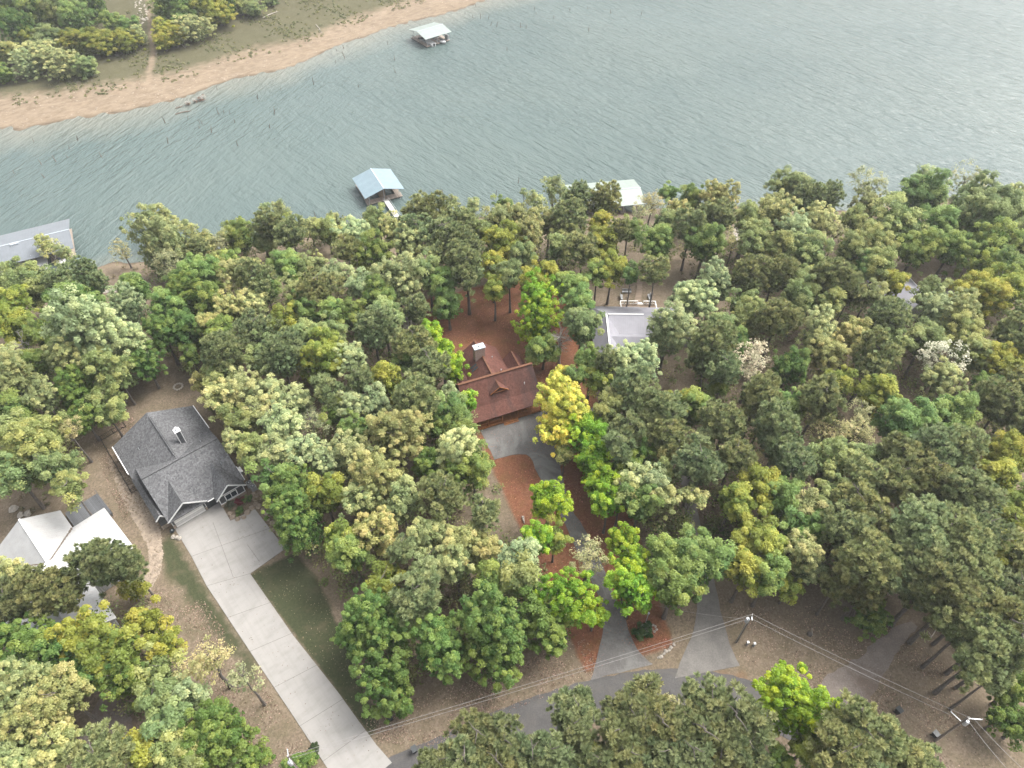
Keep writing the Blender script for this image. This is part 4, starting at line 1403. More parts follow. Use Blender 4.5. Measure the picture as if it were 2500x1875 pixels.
for k in range(2):
    y0 = 7.45 + k * .72
    b.prism([(2.1, y0, zs(2.1) + .04), (3.5, y0, zs(3.5) + .04), (3.5, y0 + .62, zs(3.5) + .04), (2.1, y0 + .62, zs(2.1) + .04)], (0, 0, .12), M['ridge_cap'])
    b.prism([(2.2, y0 + .08, zs(2.2) + .165), (3.4, y0 + .08, zs(3.4) + .165), (3.4, y0 + .54, zs(3.4) + .165), (2.2, y0 + .54, zs(2.2) + .165)], (0, 0, .01), M['glass'])
b.build('skylight', rf)
b = MB()
b.box(-1.3, -2.35, .12, 12.0, .2, .36, M['cedar'])
b.build('porch_floor', c_)
for xx in (-1.2, 1.6, 4.3, 7.4, 9.9, 11.9):
    q = MB()
    q.box(xx - .08, -2.3, .36, xx + .08, -2.14, 2.62, M['cedar_plain'])
    q.build('porch_post', c_)
for x0, x1 in ((-1.2, 1.6), (1.6, 4.3), (7.4, 9.9), (9.9, 11.9)):
    q = MB()
    for z_ in (.55, 1.28):
        q.bar((x0 + .09, -2.22, z_), (x1 - .09, -2.22, z_), .1, M['cedar_plain'], .09)
    for k in range(int((x1 - x0) / .28)):
        q.bar((x0 + .2 + k * .28, -2.22, .58), (x0 + .2 + k * .28, -2.22, 1.25), .035, M['cedar_plain'])
    q.build('porch_railing', c_)
q = MB()
q.bar((-1.8, -2.5, 2.62), (12.4, -2.5, 2.62), .1, M['cedar_plain'], .14)
q.build('fascia', c_)
q = MB()
for k in range(2):
    q.box(4.45, -2.66 - k * .32, .0, 7.25, -2.36 - k * .32, .24 - k * .12, M['cedar'])
q.build('step', c_)
b = MB(); b.box(5.3, .12, .36, 6.25, .19, 2.4, M['cedar_plain']); b.build('door', c_)
win_obj(c_, (2.6, .2, 1.6), 1.6, 1.1, 'y', 'cedar_plain')
win_obj(c_, (8.9, .2, 1.6), 1.6, 1.1, 'y', 'cedar_plain')
p = loc((rx0, ry0), RA, 12.9, 4.6)
t = thing('storage_tank', 'black rounded cover beside the right end of the cabin', 'cover', (p[0], p[1], 0), RA)
q = MB(); q.tube([(0, -1.6, .5), (0, -1.4, .55), (0, 1.4, .55), (0, 1.6, .5)], [.3, .6, .6, .3], M['black_metal'], 10); q.build('shell', t)
q = MB(); q.box(-.6, -1.2, 0, .6, -1.0, .5, M['galv']); q.box(-.6, 1.0, 0, .6, 1.2, .5, M['galv']); q.build('cradle', t)

# ---- grey metal roofed house, right of the cabin
mx0, my0 = at(1360 + 690 * .18083, 640 + 700 * .18083, 5.5)
MA = R(-1)
m_ = thing('metal_house', 'lavender grey metal roofed house right of the cabin with a railed back deck', 'house', (mx0, my0, 0), MA)
b = MB()
dw = M['bench_grey']
pent(b, -4.6, 4.7, 0, 2.8, 5.2, -1.5, 6.8, dw, 'X')
pent(b, -2.7, 2.7, -.35, 2.8, 5.2, -14, 0, dw)
pent(b, -8.4, -3.4, -6, 2.8, 4.8, 0, 7.5, dw, 'X')
b.box(6.8, -3.5, 0, 16, 4.2, 2.9, dw)
b.build('wall', m_)
b = MB()
gm_, gb_ = M['grey_metal'], M['grey_metal_b']
b.slab([(-3.1, 5.1, 3), (0, 0, 5.5), (7.05, 0, 5.5), (7.05, 5.1, 3)], gm_)
b.slab([(-3.1, 5.1, 3), (-3.1, -14.3, 3), (-.35, -14.3, 5.5), (-.35, -.1, 5.5), (0, 0, 5.5)], gb_)
b.slab([(-.35, -14.3, 5.5), (3.0, -14.3, 3.0), (3.0, 0, 3.0), (-.35, -.1, 5.5)], gb_)
b.slab([(.2, 0, 5.48), (.2, -5.1, 3.0), (7.05, -5.1, 3.0), (7.05, 0, 5.48)], gm_)
b.slab([(-.2, -6, 5.1), (-.2, -9.0, 3.05), (7.8, -9.0, 3.05), (7.8, -6, 5.1)], gm_)
b.slab([(-.2, -6, 5.1), (7.8, -6, 5.1), (7.8, -3.0, 3.05), (-.2, -3.0, 3.05)], gm_)
b.slab([(6.9, 5.0, 2.96), (6.9, .4, 4.6), (16.3, .4, 4.6), (16.3, 5.0, 2.96)], gm_)
b.slab([(6.9, .4, 4.6), (6.9, -4, 3.0), (16.3, -4, 3.0), (16.3, .4, 4.6)], gm_)
b.bar((0, 0, 5.53), (7.05, 0, 5.53), .28, M['white_trim'], .05)
b.bar((-.35, -14.3, 5.53), (-.35, 0, 5.53), .28, M['white_trim'], .05)
b.build('roof', m_)
b = MB()
b.box(3.5, 5.3, .5, 11, 8.7, .62, M['plank_path'])
b.build('deck', m_)
for x0, x1 in ((3.6, 7.3), (8.5, 10.95)):
    q = MB()
    n = 4
    for k in range(n + 1):
        xx = x0 + (x1 - x0) * k / n
        q.box(xx - .06, 8.55, .62, xx + .06, 8.67, 1.55, wt)
    q.bar((x0, 8.6, 1.55), (x1, 8.6, 1.55), .16, wt, .1)
    q.bar((x0, 8.6, .85), (x1, 8.6, .85), .06, wt)
    xe = x0 if x0 < 5 else x1
    q.bar((xe, 5.3, 1.55), (xe, 8.6, 1.55), .16, wt, .1)
    q.build('railing', m_)
q = MB()
for k in range(3):
    q.box(7.35, 8.72 + k * .35, 0, 8.45, 9.05 + k * .35, .5 - .16 * k, wt)
q.build('step', m_)
def bench(u, v, ang, L, label):
    p = atg(u, v, .4)
    t = thing('garden_bench', label, 'bench', p, R(ang), 'benches round the fire spot')
    q = MB(); q.box(-L / 2, -.25, .38, L / 2, .25, .46, M['bench_grey']); q.build('seat', t)
    q = MB(); q.box(-L / 2, .25, .46, L / 2, .32, .95, M['bench_grey']); q.build('backrest', t)
    for s in (-1, 1):
        q = MB(); q.box(s * (L / 2 - .2) - .05, -.22, 0, s * (L / 2 - .2) + .05, .22, .38, M['bench_grey']); q.build('leg', t)
bench(1530, 712, 0, 2.0, 'long grey bench facing the fire spot behind the metal house')
bench(1517.5, 725, 90, 1.6, 'short pale bench at the left of the fire spot')
bench(1585.5, 724.5, -88, 1.8, 'white bench right of the plank path')
p = atg(1533, 728)
boulder(p[0], p[1], .45, 91, 'pinkish stone in the fire spot between the benches', 'tan_stone', 'fire spot stones', 'fire_stone', 'stone')
PW = [atg(a, c) for a, c in ((1555, 742), (1559, 722), (1562, 705), (1560, 694), (1566, 685), (1576, 675), (1586, 663))]
t = thing('plank_path', 'winding brown plank path leading from the metal house towards the lake', 'path', PW[0])
t['kind'] = 'structure'
for a, c in zip(PW[:-1], PW[1:]):
    o = Vector(PW[0])
    q = MB()
    va, vc = Vector(a) - o, Vector(c) - o
    q.bar(va + Vector((0, 0, .12)), vc + Vector((0, 0, .12)), 1.25, M['plank_path'], .08)
    q.build('section', t)

# ---- house at far right, seen through the trees
hx, hy = at(2238, 690, 3)
f_ = thing('roof_house', 'grey roofed house mostly hidden among trees at far right', 'house', (hx, hy, gz(hx, hy)), R(12))
b = MB(); pent(b, -9, -.6, -4.5, 2.6, 4.4, -7.5, 3.0, dw); b.build('wall', f_)
b = MB()
gable_y(b, -9.5, 0, -4.7, 2.7, 4.7, -8, 3.4, M['grey_metal_b'])
b.bar((.03, -8, 2.66), (.03, 3.4, 2.66), .14, wt, .2)
b.slab([(0.2, -8, 2.5), (0.2, -3, 2.5), (7, -3, 2.3), (7, -8, 2.3)], M['grey_metal'])
b.build('roof', f_)
P0 = [at(a, c, .5)[:2] for a, c in ((2270, 690), (2272, 668), (2312, 670), (2310, 694))]
fence('deck_railing', P0, 1.1, M['galv'], 'thin pale railing behind the hidden house at far right', 'railing', .6, 1.8)

# ------------------------------------------------------------------ docks and boats
def boat(name, label, x_, y_, z_, rz, L=5.6, B=2.2, style='runabout', grp=None):
    t = thing(name, label, 'boat', (x_, y_, z_), rz, grp)
    secs = [(-.5, .86, .0), (-.25, 1.0, 0), (.1, .98, .02), (.3, .78, .08), (.42, .42, .16), (.5, .04, .24)]
    V, Fc = [], []
    for s, wd, up in secs:
        X_, hw = s * L, wd * B / 2
        V += [(X_, -hw, .75 + up), (X_, -hw * .85, .15 + up), (X_, 0, -.12 + up * 1.6), (X_, hw * .85, .15 + up), (X_, hw, .75 + up)]
    for i in range(len(secs) - 1):
        for k in range(4):
            a = i * 5 + k
            Fc.append((a, a + 5, a + 6, a + 1))
    Fc.append((0, 1, 2, 3, 4))
    q = MB(); q.add(V, Fc, M['boat_white']); q.build('hull', t)
    q = MB()
    dv, dfc = [], []
    for s, wd, up in secs:
        hw = wd * B / 2 - .02
        dv += [(s * L, -hw, .73 + up), (s * L, hw, .73 + up)]
    for i in range(len(secs) - 1):
        if style == 'runabout' and i in (0, 1):
            continue
        dfc.append((i * 2, i * 2 + 2, i * 2 + 3, i * 2 + 1))
    q.add(dv, dfc, M['boat_white'])
    q.build('foredeck', t)
    if style == 'runabout':
        q = MB(); q.box(-.48 * L, -.4 * B, .25, .1 * L, .4 * B, .32, M['boat_seat']); q.build('floor', t)
        for yy in (-.25, .25):
            q = MB(); q.box(-.1 * L, yy * B - .25, .32, 0, yy * B + .25, .7, M['boat_seat']); q.build('seat', t)
        q = MB(); q.box(-.46 * L, -.38 * B, .32, -.36 * L, .38 * B, .72, M['boat_seat']); q.build('bench_seat', t)
        q = MB(); q.prism([(.09 * L, -.38 * B, .76), (.09 * L, .38 * B, .76), (.03 * L, .34 * B, 1.2), (.03 * L, -.34 * B, 1.2)], (.03, 0, .01), M['glass']); q.build('windshield', t)
    else:
        q = MB(); q.prism([(-.5 * L, -.48 * B, .78), (-.5 * L, .48 * B, .78), (.25 * L, .46 * B, .9), (.25 * L, -.46 * B, .9)], (0, 0, .28), M['boat_cover']); q.build('cover', t)
    q = MB(); q.box(-.57 * L, -.22, .3, -.5 * L, .22, 1.15, M['black_metal'] if style != 'runabout' else M['galv']); q.build('outboard_motor', t)
    return t

def dock(label, ox, oy, ang, Wd, Ln, ridge, roofm, ze, zr, slips, post_dx=None, deckm='dock_boards', over=.6, walls=False):
    """floating covered dock; local x along its front (front edge y=0, towards -y), z measured from the water"""
    t = thing('boat_dock', label, 'boat dock', (ox, oy, WZ), ang)
    rm = M[roofm]
    q = MB()
    if ridge == 'y':
        gable_y(q, -over, Wd + over, Wd / 2, ze, zr, -over, Ln + over - 1, rm, .10)
        q.bar((Wd / 2, -over, zr + .03), (Wd / 2, Ln + over - 1, zr + .03), .25, M['metal_cap'], .05)
    else:
        yr = Ln * .46
        q.slab([(-over, -over, ze), (Wd + over, -over, ze), (Wd + over, yr, zr), (-over, yr, zr)], rm, .10)
        q.slab([(-over, yr, zr), (Wd + over, yr, zr), (Wd + over, Ln, ze), (-over, Ln, ze)], rm, .10)
        q.bar((-over, yr, zr + .03), (Wd + over, yr, zr + .03), .25, M['metal_cap'], .05)
    q.build('roof', t)
    dk = MB()
    dm = M[deckm]
    # deck: cross walk along the front or back with fingers between the slips
    fw = 1.5
    n = slips
    if ridge == 'y':
        dk.box(-.1, 0, .38, Wd + .1, 2.1, .5, dm)
    else:
        dk.box(0, Ln - 2.2, .38, Wd, Ln - .2, .5, dm)
    for k in range(n + 1):
        xx = k * (Wd - fw) / n
        if ridge == 'y':
            dk.box(xx, 2.12, .37, xx + fw, Ln, .49, dm)
        else:
            dk.box(xx, -.1, .37, xx + fw, Ln - 2.22, .49, dm)
    dk.build('deck', t)
    fl = MB()
    for k in range(n + 1):
        xx = k * (Wd - fw) / n
        fl.box(xx + .1, .3, -.3, xx + fw - .1, Ln - .4, .36, M['float'])
    fl.build('float', t)
    for k in range(n + 1):
        xx = k * (Wd - fw) / n + fw / 2
        for yy in (.5, Ln * .5, Ln - .9):
            if ridge == 'y':
                hx_ = ze + (zr - ze) * (1 - abs(xx - Wd / 2) / (Wd / 2 + over)) - .1
            else:
                yr = Ln * .46
                hx_ = ze + (zr - ze) * (1 - abs(yy - yr) / (Ln * .54 + over)) - .12
            p_ = MB(); p_.box(xx - .06, yy - .06, .5, xx + .06, yy + .06, hx_, M['galv']); p_.build('post', t)
    return t

# blue dock
d1 = (*at(840 + 640 * .0904, 390 + 1220 * .0904, -9.5), R(26))
dk1 = dock('blue roofed boat dock with a white gangway in front of the shore trees', d1[0], d1[1], d1[2], 10.0, 11.2, 'y', 'blue_metal', 2.9, 4.5, 2)
q = MB()
q.box(4.1, 2.3, .5, 5.9, 3.6, 2.9, M['tan_stone'])
q.build('storage_locker', dk1)
for xx in (.4, 9.6):
    q = MB(); q.bar((xx, -.05, .5), (xx, -.05, 1.5), .06, M['galv']); q.bar((xx - .9, -.5, -.2), (xx + .1, -.02, .5), .05, M['galv']); q.build('mooring_arm', dk1)
p = loc(d1[:2], d1[2], 5.1, 0)
t = thing('gangway', 'white gangway from the blue dock towards the near bank', 'gangway', (p[0], p[1], WZ), d1[2])
q = MB(); q.prism([(-.65, -.05, .62), (.65, -.05, .62), (.65, -10.5, .9), (-.65, -10.5, .9)], (0, 0, .08), M['walk_boards']); q.build('walkway', t)
for s in (-.7, .7):
    q = MB()
    q.bar((s, 0, 1.55), (s, -10.5, 1.85), .05, M['galv'])
    for k in range(7):
        yy = -k * 1.7
        q.bar((s, yy, .62 + .27 * k / 6.2), (s, yy, 1.55 + .3 * k / 6.2), .045, M['galv'])
    q.build('handrail', t)
# far dock with boats
d2 = (*at(980 + 910 * .0678, 20 + 1390 * .0678, -9.5), R(38))
dk2 = dock('pale roofed boat dock near the far bank with two boats under it', d2[0], d2[1], d2[2], 10.4, 11.0, 'x', 'far_metal', 3.4, 4.5, 2)
q = MB()
for yy in np.arange(.6, 10.4, 1.1):
    q.bar((.05, yy, .5), (.05, yy, 1.4), .05, M['pole_wood'])
q.bar((.05, .4, 1.4), (.05, 10.4, 1.4), .07, M['pole_wood'])
q.bar((.05, .4, .95), (.05, 10.4, .95), .05, M['pole_wood'])
q.build('side_railing', dk2)
q = MB(); q.box(9.6, .3, .5, 10.3, 2.2, 2.1, M['ac_grey']); q.build('dock_box', dk2)
p = loc(d2[:2], d2[2], 7.4, 1.6)
boat('motor_boat', 'white open bow motor boat sticking out of the far dock', p[0], p[1], WZ - .1, d2[2] - R(90), 6.2, 2.3, 'runabout', 'boats at the far dock')
p = loc(d2[:2], d2[2], 2.95, 2.4)
boat('motor_boat', 'grey covered motor boat in the left slip of the far dock', p[0], p[1], WZ - .1, d2[2] + R(90), 5.6, 2.2, 'cover', 'boats at the far dock')
# green dock
d3 = at(1360 + 170 * .1085, 420 + 310 * .1085, -6.8)
p = loc(d3, R(8.5), .6, -11.2)
dk3 = dock('long pale green roofed boat dock behind two dark pines', p[0], p[1], R(8.5), 18.4, 11.6, 'x', 'green_metal', 3.2, 4.5, 4)
q = MB(); q.box(18.6, 1.2, .5, 18.72, 3.4, 2.7, M['metal_cap']); q.build('side_panel', dk3)
# long left dock
d4 = at(1680 * .09945, 520 + 150 * .09945, -6.8)
p = loc(d4, R(27), -26.4, -13.3)
dk4 = dock('long grey metal roofed boat dock at the left edge of the lake', p[0], p[1], R(27), 26, 13.4, 'x', 'dock_metal', 3.2, 4.5, 6)
q = MB(); q.box(13.2, 5.2, 4.2, 15.0, 6.0, 4.75, M['metal_cap']); q.build('roof_vent', dk4)
for i, (xx, yy, st, lb) in enumerate([(10.4, .2, 'cover', 'white covered boat at the left end of the long grey dock'), (14.5, .4, 'cover', 'grey covered boat second from the left in the long grey dock'),
                                      (18.5, .3, 'cover', 'pale covered boat third from the left in the long grey dock'), (22.6, .6, 'runabout', 'white open boat nearest the right end of the long grey dock')]):
    pp = loc(p, R(27), xx, yy)
    boat('motor_boat', lb, pp[0], pp[1], WZ - .1, R(27 - 90), 6.0, 2.4, st, 'boats in the long grey dock')

# ------------------------------------------------------------------ poles, wires, small things
def pole(label, bx, by, hgt, arm_ang, arms):
    t = thing('utility_pole', label, 'utility pole', (bx, by, 0), arm_ang, 'utility poles along the lane')
    q = MB(); q.tube([(0, 0, -.2), (0, 0, hgt)], [.17, .12], M['pole_wood'], 10); q.build('shaft', t)
    q = MB(); q.tube([(.36, 0, hgt - 1.9), (.36, 0, hgt - 1.85), (.36, 0, hgt - .95), (.36, 0, hgt - .85)], [.2, .27, .27, .2], M['galv'], 12)
    q.bar((.08, 0, hgt - 1.3), (.2, 0, hgt - 1.3), .1, M['galv'])
    q.tube([(.36, .12, hgt - .85), (.36, .12, hgt - .55)], .05, M['white_trim'], 6)
    q.build('transformer', t)
    q = MB()
    for (a, L, z_) in arms:
        e = (math.cos(a) * L, math.sin(a) * L, z_)
        q.bar((0, 0, z_), e, .10, M['galv'])
        q.tube([(e[0], e[1], z_), (e[0], e[1], z_ + .22)], [.07, .04], M['white_trim'], 6)
    q.build('crossarm', t)
    q = MB(); q.tube([(0, 0, hgt), (0, 0, hgt + .3)], [.06, .035], M['white_trim'], 6); q.build('insulator', t)
    q = MB(); q.tube([(.19, .02, 0), (.15, .02, hgt - 1.2)], .03, M['galv'], 5); q.build('conduit', t)
    return t
P1 = at(1798, 1568); P2 = at(2282, 1809)
P3t = at(702, 1846, 9.3)
P3 = P3t
pole('utility pole with transformer beside the worn driveway', P1[0], P1[1], 9.0, R(200), [(R(60), .7, 8.8)])
pole('utility pole with transformer by the lane at bottom right', P2[0], P2[1], 9.2, R(-25), [(R(150), 1.5, 7.6), (R(20), 1.7, 9.0)])
pole('utility pole with transformer left of the concrete driveway', P3[0], P3[1], 9.2, R(-80), [(R(190), .9, 8.8), (R(30), .9, 8.8)])
def wire(label, a, c, sag, r=.019, name='power_line'):
    a, c = Vector(a), Vector(c)
    ps_ = []
    for k in range(15):
        s = k / 14
        q_ = a.lerp(c, s)
        q_.z -= sag * 4 * s * (1 - s)
        ps_.append(q_ - a)
    q = MB(); q.tube(ps_, r, M['wire'], 5)
    o = q.build(name); o.location = a
    return tag(o, label, 'power line', 'power lines')
wire('upper power line crossing over the driveways between two poles', (P3[0], P3[1], 9.4), (P1[0], P1[1], 9.2), .5)
wire('lower power line crossing over the driveways between two poles', (P3[0], P3[1], 8.3), (P1[0], P1[1], 7.9), .6)
wire('upper power line between the right hand poles', (P1[0], P1[1], 9.2), (P2[0], P2[1], 9.4), .35)
wire('lower power line between the right hand poles', (P1[0], P1[1], 8.0), (P2[0] - 1.2, P2[1] + .8, 7.8), .35, .022)
ex = at(2480, 1900, 9)
wire('outer power line leaving the bottom right pole', (P2[0] + .4, P2[1] - .2, 8.4), (ex[0], ex[1], 9.0), .25, .022)
wire('inner power line leaving the bottom right pole', (P2[0] + .6, P2[1], 9.2), (ex[0] + 1.2, ex[1] + .6, 9.4), .2)
se = at(1600, 1478, 5.5)
wire('thin service cable running from the middle pole into the trees', (P1[0], P1[1], 7.6), (se[0], se[1], 5.5), .5, .011, 'service_cable')

def bin_(u, v, label, lean=0, h=1.05):
    p = at(u, v)
    t = thing('wheelie_bin', label, 'trash bin', (p[0], p[1], .04), R(30), 'trash bins by the lane')
    q = MB(); q.prism([(-.25, -.28, .08), (.25, -.28, .08), (.25, .28, .08), (-.25, .28, .08)], (0, 0, .1), M['dark_plastic'])
    q.add([(-.25, -.28, .18), (.25, -.28, .18), (.25, .28, .18), (-.25, .28, .18), (-.33, -.37, h), (.33, -.37, h), (.33, .37, h), (-.33, .37, h)],
          [(0, 1, 5, 4), (1, 2, 6, 5), (2, 3, 7, 6), (3, 0, 4, 7)], M['dark_plastic'])
    q.build('body', t)
    q = MB(); q.prism([(-.36, -.42, h), (.36, -.42, h), (.36, .42, h + .03), (-.36, .42, h + .03)], (0, 0, .07), M['dark_plastic']); q.build('lid', t)
    for s in (-.27, .27):
        q = MB(); q.tube([(s - .03, .3, .11), (s + .03, .3, .11)], .11, M['black_metal'], 10); q.build('wheel', t)
bin_(1013, 1834, 'dark green wheelie bin at the edge of the lane by the concrete driveway')
bin_(2188, 1740, 'dark grey wheelie bin below the gravel drive', 0, 1.15)
bin_(2279, 1797, 'black bin standing against the bottom right pole', 0, .9)
for i, (u, v, lb) in enumerate([(1823, 1574, 'cream utility pedestal nearer the pole'), (1839, 1577, 'cream utility pedestal farther from the pole')]):
    p = at(u, v)
    t = thing('utility_pedestal', lb, 'utility pedestal', (p[0], p[1], 0), 0, 'utility pedestals by the pole')
    q = MB(); q.box(-.13, -.13, 0, .13, .13, .75, M['bench_grey']); q.build('post', t)
    q = MB(); q.box(-.16, -.16, .75, .16, .16, .98, M['white_trim']); q.build('cap', t)
p = at(954, 1758)
t = thing('meter_box', 'small black meter box on stony ground by the lawn', 'meter box', (p[0], p[1], 0), R(30))
q = MB(); q.box(-.3, -.2, 0, .3, .2, .5, M['black_metal']); q.build('case', t)
q = MB(); q.box(-.33, -.23, .5, .33, .23, .56, M['dark_plastic']); q.build('lid', t)
p = at(1976, 1549)
t = thing('tree_stump', 'small dark stump with a pale stick in open ground', 'stump', (p[0], p[1], 0))
q = MB(); q.tube([(0, 0, -.1), (0, 0, .3), (0, 0, .42)], [.42, .36, .3], M['bark'], 10); q.build('base', t)
q = MB(); q.tube([(.4, -.2, .0), (.25, .6, .9)], .05, M['pale_wood'], 5); q.build('stick', t)
# yard lamp
p = at(1576, 1521)
t = thing('yard_lamp', 'slim grey yard lamp post beside the round dark bush', 'lamp post', (p[0], p[1], 0))
q = MB(); q.tube([(0, 0, 0), (0, 0, 3.0)], [.06, .045], M['galv'], 8); q.build('post', t)
q = MB(); q.tube([(0, 0, 3.0), (0, 0, 3.1), (0, 0, 3.35), (0, 0, 3.45)], [.06, .15, .18, .03], M['galv'], 8); q.build('lantern', t)
p = at(1571, 1546)
bush(p[0], p[1], 1.45, 1.9, (.035, .075, .022), 'round dark green bush beside the foot of the red house driveway', 2)
p = at(766, 1832)
bush(p[0], p[1], .85, 1.2, (.05, .075, .03), 'small dark bush touching the left edge of the concrete driveway', 1)
for i, (u, v) in enumerate([(1588, 1530), (1594, 1526), (1600, 1530), (1603, 1537), (1598, 1542), (1590, 1537)]):
    p = at(u, v)
    boulder(p[0], p[1], .22, i + 20, 'white rock in the loose ring beside the round dark bush', 'pale_rock', 'white rocks by the round bush', 'white_rock', 'rock')
for i in range(11):
    u, v = 1606 + i * 3.9, 1608 - i * 3.2 + (i * 7 % 5) - 2
    p = at(u, v)
    boulder(p[0], p[1], .16 + .08 * (i % 3), i + 40, 'pale rock in the broken line between the two driveways', 'pale_rock', 'rock line between the driveways', 'white_rock', 'rock')
# fallen logs and driftwood
def log(name, a, c, r, m, label, grp=None, br=3, seed=0, z=.12):
    rg = random.Random(seed)
    A_ = Vector((a[0], a[1], gz(*a) + z)); C2 = Vector((c[0], c[1], gz(*c) + z))
    if A_.z < WZ: A_.z = WZ + .05
    if C2.z < WZ: C2.z = WZ + .05
    q = MB()
    q.tube([Vector((0, 0, 0)), (C2 - A_) * .5 + Vector((rg.uniform(-.2, .2), rg.uniform(-.2, .2), .1)), C2 - A_], [r, r * .8, r * .35], M[m], 6)
    for k in range(br):
        s = (C2 - A_) * rg.uniform(.3, .9)
        q.tube([s, s + Vector((rg.uniform(-1, 1), rg.uniform(-1, 1), rg.uniform(.1, .7)))], [r * .5, r * .15], M[m], 5)
    o = q.build(name); o.location = A_
    return tag(o, label, 'log', grp)
T0 = lambda a, c: atg(a * K_, c * K_)[:2]
log('driftwood', T0(1140, 755), T0(1245, 735), .22, 'dead_wood', 'long dark driftwood log in the shallows off the far bank', 'driftwood', 3, 1)
log('driftwood', T0(1140, 712), T0(1185, 700), .2, 'dead_wood', 'short dark driftwood log between the longer log and bank', 'driftwood', 4, 2)
log('bleached_log', T0(1700, 118), T0(1800, 75), .22, 'pale_wood', 'bleached fallen trunk on the grassy far bank', 'bleached logs', 4, 3)
log('bleached_log', T0(1610, 98), T0(1700, 62), .2, 'pale_wood', 'bleached fallen branchy trunk left of the longer one', 'bleached logs', 6, 4)
log('bleached_log', T0(1170, 288), T0(1205, 318), .14, 'pale_wood', 'small bleached stick right of the dirt track', 'bleached logs', 2, 5)
log('bleached_log', T0(2045, 160), T0(2085, 218), .16, 'pale_wood', 'bleached pole lying on the upper sandy bank', 'bleached logs', 1, 6)
p = atg(834 * 0 + 1315 * K_, 655 * K_)
for i, (u, v, r) in enumerate([(1315, 655, 1.7), (1225, 690, 1.1), (1270, 675, 1.0)]):
    X, Y, _ = atg(u * K_, v * K_)
    t = thing('brush_pile', ['reddish brown brush heap at the waterline, largest', 'reddish brown brush heap at the waterline, leftmost', 'reddish brown brush heap at the waterline, middle one'][i], 'brush', (X, Y, WZ - .1), i, 'brush heaps at the far waterline')
    c = bpy.data.objects.new('twigs', TM['bare'][i % 3]); col.objects.link(c); c.parent = t
    c.scale = (r * .45, r * .45, .12)
    c2 = bpy.data.objects.new('dead_leaves', CM['sparse', 2.0][i % 3]); col.objects.link(c2); c2.parent = t
    c2.scale = (r / 2, r / 2, r * .25); c2.location = (0, 0, .45); c2.color = (.20, .115, .07, 1)
# fallen branch under the pines at right
log('fallen_branch', at(2085, 1470), at(2072, 1530), .10, 'pale_wood', 'bleached crooked dead branch below the pines', 'dead branches', 6, 9, 1.5)
log('fallen_branch', at(2284, 1535), at(2262, 1570), .09, 'pale_wood', 'pale dead branch leaning by the pine trunks', 'dead branches', 2, 10, .6)
log('cut_log', at(1276, 1262), at(1280, 1278), .22, 'pale_wood', 'short cut log on red leaves beside the driveway island', None, 2, 11)

# dead stubs standing in the drowned shallows
rg = random.Random(5)
base = MB()
base.tube([(0, 0, -1.5), (.05, .02, .4), (.14, .05, 1.0)], [.09, .07, .03], M['dead_wood'], 5)
stub0 = base.build('dead_stub')
stub_px = [(1070, 795), (1090, 930), (1220, 775), (1295, 800), (1310, 802), (1290, 830), (1370, 860), (1415, 740), (1450, 730), (1490, 735), (1520, 795), (1745, 830), (1775, 740), (1780, 720), (1665, 640), (1820, 590),
           (2030, 550), (2025, 530), (2180, 330), (2170, 405), (1408, 583), (220, 920), (450, 965), (440, 1020), (362, 1048), (270, 1068), (95, 1125), (290, 1150), (505, 910), (870, 1525), (2045, 1412), (1540, 945), (660, 1020)]
stub_px2 = [(850, 118), (900, 120), (950, 122), (965, 168), (1005, 175), (1160, 178), (1195, 185), (1260, 90), (1375, 118), (1478, 70), (1590, 60), (1600, 205), (1740, 88), (1940, 95), (342, 392), (350, 470), (110, 565), (15, 315), (22, 380),
            (1070, 330), (870, 40), (1250, 60), (1145, 1185), (1000, 1265), (660, 1262), (300, 290)]
allst = [(u * K_, v * K_) for u, v in stub_px] + [(834 + u * K_, v * K_) for u, v in stub_px2]
for i, (u, v) in enumerate(allst):
    o = stub0 if i == 0 else stub0.copy()
    if i: col.objects.link(o)
    X, Y = at(u, v, WZ)
    o.location = (X, Y, WZ)
    o.rotation_euler = (rg.uniform(-.2, .2), rg.uniform(-.2, .2), rg.uniform(0, 6))
    s = rg.uniform(1.1, 2.0)
    o.scale = (s, s, s * rg.uniform(.7, 1.4))
    tag(o, 'thin dark dead stub standing out of the drowned shallows', 'dead stub', 'dead stubs in the lake')

# low scrub and weeds on the far bank and under the woods
def scrub(name, P, r0, r1, colr, label, seed, per=26, lift=0.0):
    g = np.random.default_rng(seed)
    k = len(P)
    z = ground(P[:, 0], P[:, 1])
    r = g.uniform(r0, r1, k)
    ci = np.repeat(np.arange(k), per)
    d = unit(k * per, g)
    d[:, 2] = np.abs(d[:, 2])
    z = z + g.uniform(0, 1, k) * lift
    pos = np.stack([P[ci, 0], P[ci, 1], z[ci]], 1) + d * (r[ci] * g.uniform(.4, 1, k * per))[:, None] * np.array([1, 1, .8])
    nr = d * .5 + np.array([0, 0, .5]) + unit(k * per, g) * .6
    nr /= np.linalg.norm(nr, axis=1, keepdims=True)
    v_, q_ = leaf_quads(pos, nr, .36, g)
    me = np_mesh(name, v_, q_, [M['leaf']], {'clump': ('FACE', 'FLOAT', g.uniform(0, 1, k)[ci])})
    o = bpy.data.objects.new(name, me)
    col.objects.link(o)
    o.color = (*colr, 1)
    return tag(o, label, None, None, 'stuff')
g0 = np.random.default_rng(21)
Pf = g0.uniform((-165, 200), (-10, 345), (9000, 2))
dfp = (Pf[:, 1] - far_y(Pf[:, 0])) * .75
band = np.sin(Pf[:, 0] * .16 + Pf[:, 1] * .21) + g0.normal(size=len(Pf)) * .6
okf = (dfp > 11) & (dfp < 60) & (band > .1) & (sdist(Pf[:, 0], Pf[:, 1], FARTRACK) < 0)
